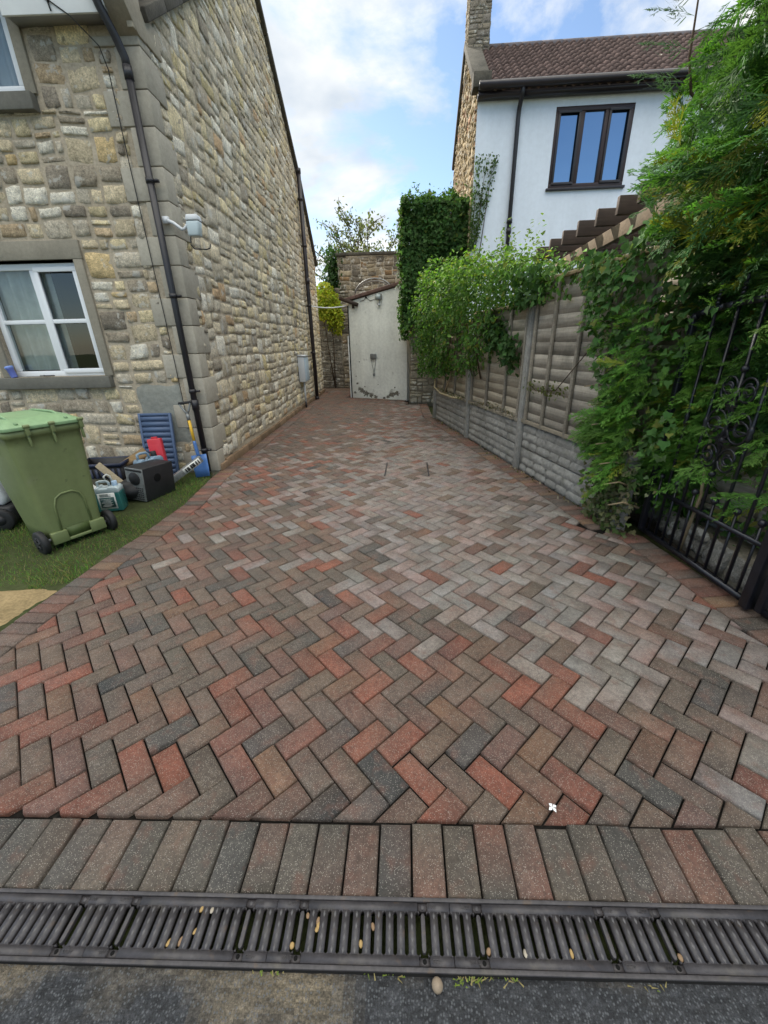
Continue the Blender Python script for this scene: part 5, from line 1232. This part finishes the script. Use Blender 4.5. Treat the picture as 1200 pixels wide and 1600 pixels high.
def sprays(mb, P, axis, nrm, size, cols, tpl):
    n = len(P); V, nq = TEMPL[tpl]; Fm = frames(nrm, axis)
    # keep the axis exact: orthogonalise the normal against it instead
    ax = axis/np.linalg.norm(axis, axis=1)[:, None]; nr = nrm-(nrm*ax).sum(1)[:, None]*ax; nr /= np.maximum(np.linalg.norm(nr, axis=1), 1e-6)[:, None]
    Fm = np.stack([np.cross(ax, nr), ax, nr], 2)
    X = np.einsum('nij,kj->nki', Fm, V)*np.asarray(size)[:, None, None]+P[:, None, :]
    k = len(V); loops = np.arange(n*k); jitter = RNG.uniform(.8, 1.2, (n, nq, 1)); c = (np.asarray(cols)[:, None, :]*jitter).reshape(-1, 3)
    mb.raw(X.reshape(-1, 3), loops, np.full(n*nq, 5), c)
con = thing('conifer', 'tall feathery green conifer overhanging the fence and the iron gate', 'conifer', (2.95, 2.95, 0))
def conifer():
    m = MB(); loc = np.array((2.95, 2.95, 0))
    n = 7600; z = RNG.uniform(.15, 1, n)**1.0*5.4; az = RNG.uniform(-math.pi, math.pi, n)
    # favour the side towards the drive and the road
    pref = np.cos(az-R(205)); ok = (RNG.random(n) < .42+.58*np.clip(pref+.35, 0, 1)); z, az = z[ok], az[ok]; n = len(z)
    rad = np.interp(z, [0, .6, 1.5, 2.1, 2.6, 3.05, 3.6, 6.0], [.62, .68, .80, 1.16, 1.30, 1.18, .96, .6])*(1+.14*np.sin(3*az+2.1*z)+.10*np.sin(7*az-3.3*z))
    depth = RNG.random(n)**.55; r = rad*(.45+.55*depth)
    P = np.stack([r*np.cos(az), r*np.sin(az), z], 1)
    outv = np.stack([np.cos(az), np.sin(az), np.zeros(n)], 1)
    axv = outv*RNG.uniform(.6, 1.0, (n, 1))+np.array((0, 0, 1))*RNG.normal(-.12, .40, (n, 1))+RNG.normal(0, .28, (n, 3))
    nr = np.tile(np.array((0, 0, 1.0)), (n, 1))+outv*.5+RNG.normal(0, .5, (n, 3))
    size = RNG.uniform(.20, .46, n)
    P = P-axv/np.linalg.norm(axv, axis=1)[:, None]*(size*.62)[:, None]
    c = leafcols(n, (.056,.132,.036), .42); yl = (RNG.random(n) <   .02+.30*np.exp(-(((z-2.15)/.35)**2+((np.cos(az-R(185))-1)/.06)**2))); c[yl] = np.array((.19,.21,.03))*RNG.uniform(.7, 1.2, (yl.sum(), 1))
    br = RNG.random(n) < .18; c[br] *= np.array((1.6, 1.6, 1.1))
    for k in range(4):
        q_ = np.arange(n) % 4 == k; sprays(m, P[q_], axv[q_], nr[q_], size[q_], c[q_], k)
    # inner brown dead twigs
    n = 260; z = RNG.uniform(.3, 4.5, n); az = RNG.uniform(-math.pi, math.pi, n); r = RNG.uniform(.15, .6, n); P = np.stack([r*np.cos(az), r*np.sin(az), z], 1)
    sprays(m, P, np.stack([np.cos(az), np.sin(az), RNG.normal(-.1, .3, n)], 1), RNG.normal(0, 1, (n, 3)), RNG.uniform(.3, .5, n), leafcols(n, (.05,.045,.022), .3), 4)
    m.build('crown', M_NEEDLE, con)
    m = MB(); m.tube([(0,0,-.1),(.03,.02,1.5),(0,.03,3.5),(.02,0,6.3)], [.12,.10,.07,.02], 10)
    for k in range(46):
        z0 = .3+.12*k; a = k*2.4; L = .85-.05*z0
        m.tube([(0,0,z0), (.5*L*math.cos(a), .5*L*math.sin(a), z0+.05), (L*math.cos(a), L*math.sin(a), z0+.16)], [.02,.014,.006], 5)
    m.build('trunk', M_BARK, con, smooth=True)
    # thin bare leader standing out against the sky
    m = MB(); m.tube([(-.88,.62,2.80),(-1.04,.76,3.02),(-1.10,.76,3.2),(-1.15,.73,3.7)], [.012,.010,.008,.004], 6); m.build('leader', M_BARK, con)
    m = MB(); b = np.array([(-1.10-.006*i,.76,3.08+.08*i) for i in range(7)]); sg = np.array([-1,1,-1,1,-1,-1,1])
    sprays(m, b, np.stack([sg*.95-.1, -.25*np.ones(7), .25*np.ones(7)], 1), np.tile(np.array((.1,-.6,.8)), (7, 1)), np.array([.38,.36,.34,.32,.32,.3,.26]), leafcols(7, (.06,.115,.05), .2), 1)
    m.build('leader_spray', M_NEEDLE, con)
conifer()

# --- ivy and hop mass on the near fence panel
t = thing('ivy_mass', 'broad leaved ivy heaped over the fence beside the iron gate', 'ivy', FW(.2, 0, 0))
def ivymass():
    T0 = np.array(t.location); m = MB()
    n = 26000; s = RNG.uniform(-.45, 1.3, n); z = RNG.uniform(.05, 2.5, n); o = RNG.uniform(-.25, .42, n)
    top = np.interp(s, [-.5, -.2, .1, .4, .75, 1.0, 1.3], [1.6, 2.05, 2.25, 2.16, 2.10, 2.05, 2.02])+.05*np.sin(11*s)
    bot = np.interp(s, [-.45, -.2, .02, .2, .45, .75, .95, 1.05, 1.3], [.3, .25, .6, 1.12, 1.42, 1.86, 2.02, 2.08, 2.1])+.05*np.sin(17*s)+.04*np.sin(39*s)
    bulge = np.interp(s, [-.5, -.1, .15, .4, .8, 1.3], [.02, .08, .20, .24, .18, .10])*(1-.45*((z-1.4)/1.4)**2)
    P = fw_arr(s, o, z)-T0; g = pn(P, 2.4, 2)
    d = np.minimum.reduce([top-z, z-bot, bulge+.07*g-o]); ok = (d > 0) & ((d < .13) | (RNG.random(n) < .3)) & ((o > .03) | (z > 1.98)) & ~((z < .9) & (RNG.random(n) < .35))
    ok &= (pn(P, 5.0, 9) > -.55)
    P, z = P[ok], z[ok]; n = len(P)
    c = leafcols(n, (.066,.145,.040), .45, .06, (.18,.20,.05)); pale = RNG.random(n) < .16; c[pale] = np.array((.13,.20,.09))*RNG.uniform(.8, 1.2, (pale.sum(), 1))
    leaves(m, P, np.tile(fn3+np.array((0,0,.55)), (n, 1)), RNG.uniform(.028, .078, n), c, LEAF_IVY, .9)
    q2 = RNG.choice(n, n//5, replace=False); sprays(m, P[q2], np.tile(fn3, (n//5, 1))+RNG.normal(0, .6, (n//5, 3)), np.tile(np.array((0,0,1.0)), (n//5, 1))+RNG.normal(0, .4, (n//5, 3)), RNG.uniform(.08, .17, n//5)*(P[q2][:, 2] < 1.75), leafcols(n//5, (.11,.235,.042), .3), 4)
    m.build('foliage', [M_LEAF], t)
    n = 9500; s = RNG.uniform(-1.5, .6, n); z = RNG.uniform(.1, 2.45, n); P = fw_arr(s, np.where(RNG.random(n) < .5, RNG.uniform(-.75, -.28, n), RNG.uniform(-1.5, -.6, n)), z)-T0
    g = pn(P, 3, 5); P = P[g > -.5]; n = len(P); m = MB(); leaves(m, P, np.tile(fn3+np.array((0,0,.4)), (n, 1)), RNG.uniform(.05, .10, n), leafcols(n, (.08,.165,.042), .4, .05, (.17,.18,.05)), LEAF_IVY); m.build('back_foliage', M_LEAF, t)
    m = MB()                                                       # dry pale ivy low by the gate foot
    n = 700; s = RNG.normal(.05, .14, n); z = np.abs(RNG.normal(.33, .22, n)); P = fw_arr(s, RNG.uniform(.05, .13, n), z)-T0
    leaves(m, P, np.tile(fn3+np.array((0,0,.4)), (n, 1)), RNG.uniform(.03, .055, n), leafcols(n, (.15,.155,.085), .35, .4, (.07,.11,.035)), LEAF_IVY); m.build('dry_foliage', M_LEAF, t)
    m = MB(); q_ = lambda s_, o_, z_: np.array(FW(s_, o_, z_))-T0
    m.tube([q_(.7,.05,1.4), q_(1.1,.07,1.02), q_(1.5,.06,.98), q_(1.7,.05,1.05)], .005, 5); m.build('stem', M_BARK, t, smooth=True)
    m = MB(); n = 60; s = RNG.uniform(.9, 1.7, n); P = fw_arr(s, RNG.uniform(.05, .1, n), 1.0+.12*np.abs(s-1.3)+RNG.normal(0, .04, n))-T0; leaves(m, P, np.tile(fn3, (n, 1)), RNG.uniform(.03, .05, n), leafcols(n, (.10,.12,.04), .3), LEAF_OV); m.build('trailing_shoot', M_LEAF, t)
ivymass()
# --- low feathery shrub pushing through the gate
t = thing('feathery_shrub', 'bright green feathery thuja fronds pushing out over the gravel board by the gate', 'shrub', FW(-.15, .1, 0))
def thuja():
    T0 = np.array(t.location); m = MB()
    n = 640; s = RNG.normal(-.10, .15, n); z = RNG.normal(.95, .27, n); z = np.clip(z, .28, 1.75)
    P = fw_arr(s, np.where(s < -.05, RNG.uniform(-.38, -.16, n), RNG.uniform(.0, .16, n)), z)-T0
    ax = np.tile(fn3, (n, 1))*RNG.uniform(.5, 1.1, (n, 1))+np.outer(RNG.normal(.15, .4, n), np.array((FD[0], FD[1], 0)))+np.outer(RNG.normal(-.12, .3, n), np.array((0,0,1)))
    nr = np.tile(np.array((0,0,1.0)), (n, 1))+np.tile(fn3*.4, (n, 1))+RNG.normal(0, .35, (n, 3))
    c = leafcols(n, (.115,.25,.042), .3, .10, (.22,.27,.04))
    size = RNG.uniform(.14, .24, n)
    for k in range(4):
        q_ = np.arange(n) % 4 == k; sprays(m, P[q_], ax[q_], nr[q_], size[q_], c[q_], k)
    n = 120; yy = RNG.uniform(2.05, 3.0, n); zz = RNG.uniform(.55, 1.85, n); P = np.stack([2.10-.07*(yy-2)+RNG.uniform(-.02, .10, n), yy, zz], 1)-T0
    ax = np.stack([-RNG.uniform(.6, 1.1, n), RNG.normal(.1, .45, n), RNG.normal(-.15, .35, n)], 1); sz = RNG.uniform(.15, .27, n); c = leafcols(n, (.10,.215,.04), .35, .08, (.22,.26,.04))
    for k in range(4):
        q_ = np.arange(n) % 4 == k; sprays(m, P[q_], ax[q_], np.tile(np.array((-.4,0,1.0)), (q_.sum(), 1))+RNG.normal(0, .35, (q_.sum(), 3)), sz[q_], c[q_], k)
    n = 26; s = RNG.uniform(.2, .85, n); P = fw_arr(s*.3-.05, RNG.uniform(.08, .2, n), .62+.35*RNG.random(n))-T0                  # fronds reaching along the fence
    ax = np.tile(np.array((FD[0]+FN[0]*.3, FD[1]+FN[1]*.3, -.05)), (n, 1))+RNG.normal(0, .2, (n, 3)); sprays(m, P, ax, np.tile(np.array((-.5,-.2,1.0)), (n, 1)), RNG.uniform(.25, .4, n), leafcols(n, (.085,.19,.03), .25), 0)
    m.build('fronds', M_NEEDLE, t)
    m = MB()
    for k in range(7):
        p0 = np.array(FW(-.2+.09*k, .0, .25+.14*k))-T0; m.tube([p0, p0+fn3*.15+np.array((0,0,.06)), p0+fn3*.28+np.array((0,0,.05))], [.010,.007,.004], 5)
    m.tube([np.array(FW(-.55,-.10,.02))-T0, np.array(FW(-.6,-.08,.5))-T0, np.array(FW(-.52,-.1,.95))-T0], [.012,.01,.008], 6); m.build('stem', mat('pale_twig', (.26,.20,.12), .85, mott=[(20,.2)]), t, smooth=True)
thuja()

# --- yellow green shrub in the passage, distant tree
t = thing('passage_shrub', 'sunlit yellow green shrub hanging over the passage wall', 'shrub', (-2.75, 15.2, 0))
n = 2600; P = RNG.normal(0, 1, (n, 3)); P /= np.linalg.norm(P, axis=1)[:, None]; P *= RNG.random((n, 1))**.4; P = P*np.array((.46,.38,.85))+np.array((0, 0, 2.65)); P[:, 0] += .22*(2.65-P[:, 2]); g = pn(P, 2.6, 5); P = P[g > -.45]; n = len(P)
m = MB(); leaves(m, P, np.tile(np.array((-.1,-.8,.6)), (n, 1)), RNG.uniform(.07, .13, n), leafcols(n, (.27,.33,.03), .3, .25, (.40,.38,.05)), LEAF_OV); m.build('foliage', M_LEAF, t)
stems(t, [[(0,.25,0),(.05,.2,1.4),(0,.1,2.9)], [(0,.25,0),(-.15,.2,1.4),(-.25,.1,2.6)]], .025)
t = thing('ivy_clump', 'dark ivy clump at the end of the tall stone wall', 'ivy', (-2.62, 15.7, 0))
n = 900; P = RNG.normal(0, 1, (n, 3))*np.array((.13,.15,.42))+np.array((0, 0, 3.75)); m = MB(); leaves(m, P, np.tile(np.array((-.5,-.8,.3)), (n, 1)), RNG.uniform(.07,.12,n), leafcols(n, (.035,.075,.025), .3), LEAF_IVY); m.build('foliage', M_LEAF, t)
stems(t, [[(0,.15,0),(0,.12,2),(0,.05,4)]], .03)
t = thing('apple_tree', 'airy small leaved tree rising behind the tall stone wall', 'tree', (-1.75, 18.2, 0)); t.scale = (1.2, 1.2, 1.16)
paths = [[(0,0,0),(.05,0,1.8),(0,.05,3.2)]]; tips = []
rg = np.random.default_rng(21)
for k in range(15):
    a = rg.uniform(0, 6.28); b0 = np.array((0,.03,rg.uniform(2.2, 3.3))); L = rg.uniform(1.4, 2.9); el = rg.uniform(.55, 1.25)
    d = np.array((math.cos(a)*math.cos(el)*1.15, math.sin(a)*math.cos(el), math.sin(el))); mid = b0+d*L*.55+rg.normal(0,.1,3); e = b0+d*L+rg.normal(0,.15,3); paths.append([b0, mid, e])
    for j in range(9):
        f = rg.uniform(.3, 1.0); s0 = b0+(e-b0)*f; dd = d*.6+rg.normal(0,.6,3); dd /= np.linalg.norm(dd); e2 = s0+dd*rg.uniform(.4,.85); paths.append([s0, (s0+e2)/2+rg.normal(0,.03,3), e2]); tips.append((s0, e2))
m = MB()
for i, p in enumerate(paths): m.tube(p, np.linspace(.09 if i == 0 else (.04 if len(p) == 3 and i % 10 == 1 else .012), .006, len(p)), 5)
m.build('trunk', M_BARK, t, smooth=True)
P = np.concatenate([s+(e-s)*rg.random((26,1))+rg.normal(0,.07,(26,3)) for s, e in tips]); n = len(P); m = MB(); leaves(m, P, rg.normal(0,1,(n,3))+np.array((0,-.3,.6)), rg.uniform(.07,.115,n), leafcols(n, (.10,.12,.06), .35, .1, (.18,.17,.08)), LEAF_OV); m.build('crown', M_LEAF, t)

# ------------------------------------------------------------------ wrought iron gate
GA0 = np.array((1.925, 3.09)); GA1 = np.array((1.995, 2.06)); gL = float(np.linalg.norm(GA1-GA0)); ga = math.atan2(GA1[1]-GA0[1], GA1[0]-GA0[0])
def ball(m, x, y, z, r): m.lathe([(r*math.sin(a), r*-math.cos(a)) for a in np.linspace(.15, math.pi-.15, 8)], 12, (x, y, z))
def gate(name, label, loc, rz, L):
    t = thing(name, label, 'gate', loc, rz, 'folding wrought iron gate leaves')
    m = MB(); m.box(-.02, .02, -.02, .02, .02, 1.58); ball(m, 0, 0, 1.60, .026); m.build('stile', M_WROUGHT, t, bevel=.004)
    m = MB(); m.box(L-.028, L+.028, -.028, .028, .0, 1.66); m.build('stile', M_WROUGHT, t, bevel=.004)
    m = MB(); m.box(.02, L-.028, -.012, .012, .015, .05); m.build('rail', M_WROUGHT, t)
    m = MB(); m.box(.02, L-.028, -.011, .011, .375, .40); m.build('rail', M_WROUGHT, t)
    m = MB()
    xs = np.linspace(.02, L-.03, 15); tp = [(x, 0, 1.615+.05*math.sin(math.pi*x/L)) for x in xs]
    for i in range(14): m.bar(tp[i], tp[i+1], .022, .034)
    m.build('rail', M_WROUGHT, t)
    n = 12; sp = L/n
    for k in range(1, n):
        x = k*sp; m = MB()
        if k % 2 == 0:
            zt = 1.60+.05*math.sin(math.pi*x/L)
            m.box(x-.007, x+.007, -.007, .007, .05, zt)
            for i in range(4): m.box(-.011, .011, -.011, .011, zt+.015+i*.022, zt+.033+i*.022, rot=[[math.cos(i*.6),-math.sin(i*.6),0],[math.sin(i*.6),math.cos(i*.6),0],[0,0,1]], at=(x,0,0))
            ball(m, x, 0, zt+.115, .014); m.lathe([(.010,0),(.015,.02),(.002,.06)], 8, (x,0,zt+.122))
            if k != 6: m.lathe([(.008,-.05),(.017,-.02),(.012,0),(.017,.02),(.008,.05)], 8, (x, 0, .95))
            m.build('bar', M_WROUGHT, t)
        else:
            m.box(x-.006, x+.006, -.006, .006, .05, .485); ball(m, x, 0, .505, .023); m.build('dog_bar', M_WROUGHT, t, smooth=False)
    # scroll panel
    m = MB(); cx = 6*sp
    def scroll(x0, z0, sx, sz, r=.075, turns=1.35):
        pts = []
        for i in range(26):
            f = i/25; a = f*turns*2*math.pi; q_ = r*(1-.72*f); pts.append((x0+sx*(r-q_*math.cos(a)), .0, z0+sz*q_*math.sin(a)))
        m.tube(pts, .0075, 6)
    for zc, r in ((1.20,.062),(.98,.085),(.78,.065)):
        for sx in (-1, 1):
            scroll(cx+sx*.012, zc, sx, 1, r); scroll(cx+sx*.012, zc-.03, sx, -1, r)
    m.tube([(cx,0,.62),(cx,0,1.33)], .010, 8)
    for zc in (.66, .88, 1.09, 1.30): ball(m, cx, 0, zc, .022)
    for zc in (.88, 1.09):
        for k in range(8):
            a = k*math.pi/4; m.faces([(cx, -.012, zc), (cx+.03*math.cos(a-.35), -.02, zc+.03*math.sin(a-.35)), (cx+.065*math.cos(a), -.008, zc+.065*math.sin(a)), (cx+.03*math.cos(a+.35), -.02, zc+.03*math.sin(a+.35))], [(0,1,2,3)])
    for x in (cx-2*sp, cx+2*sp): m.tube([(x,0,.95),(cx,0,.95)], .006, 6)
    m.build('scroll_panel', M_WROUGHT, t, smooth=True)
    return t
gate('iron_gate', 'black wrought iron gate leaf with scroll panel folded open against the greenery', (GA0[0], GA0[1], .02), ga, gL)
g2 = gate('iron_gate', 'black wrought iron gate leaf nearest the road, cut by the right edge of the photo', (GA1[0]+.012, GA1[1]-.075, .02), R(-82), 1.03)
g2.name = 'iron_gate.001'
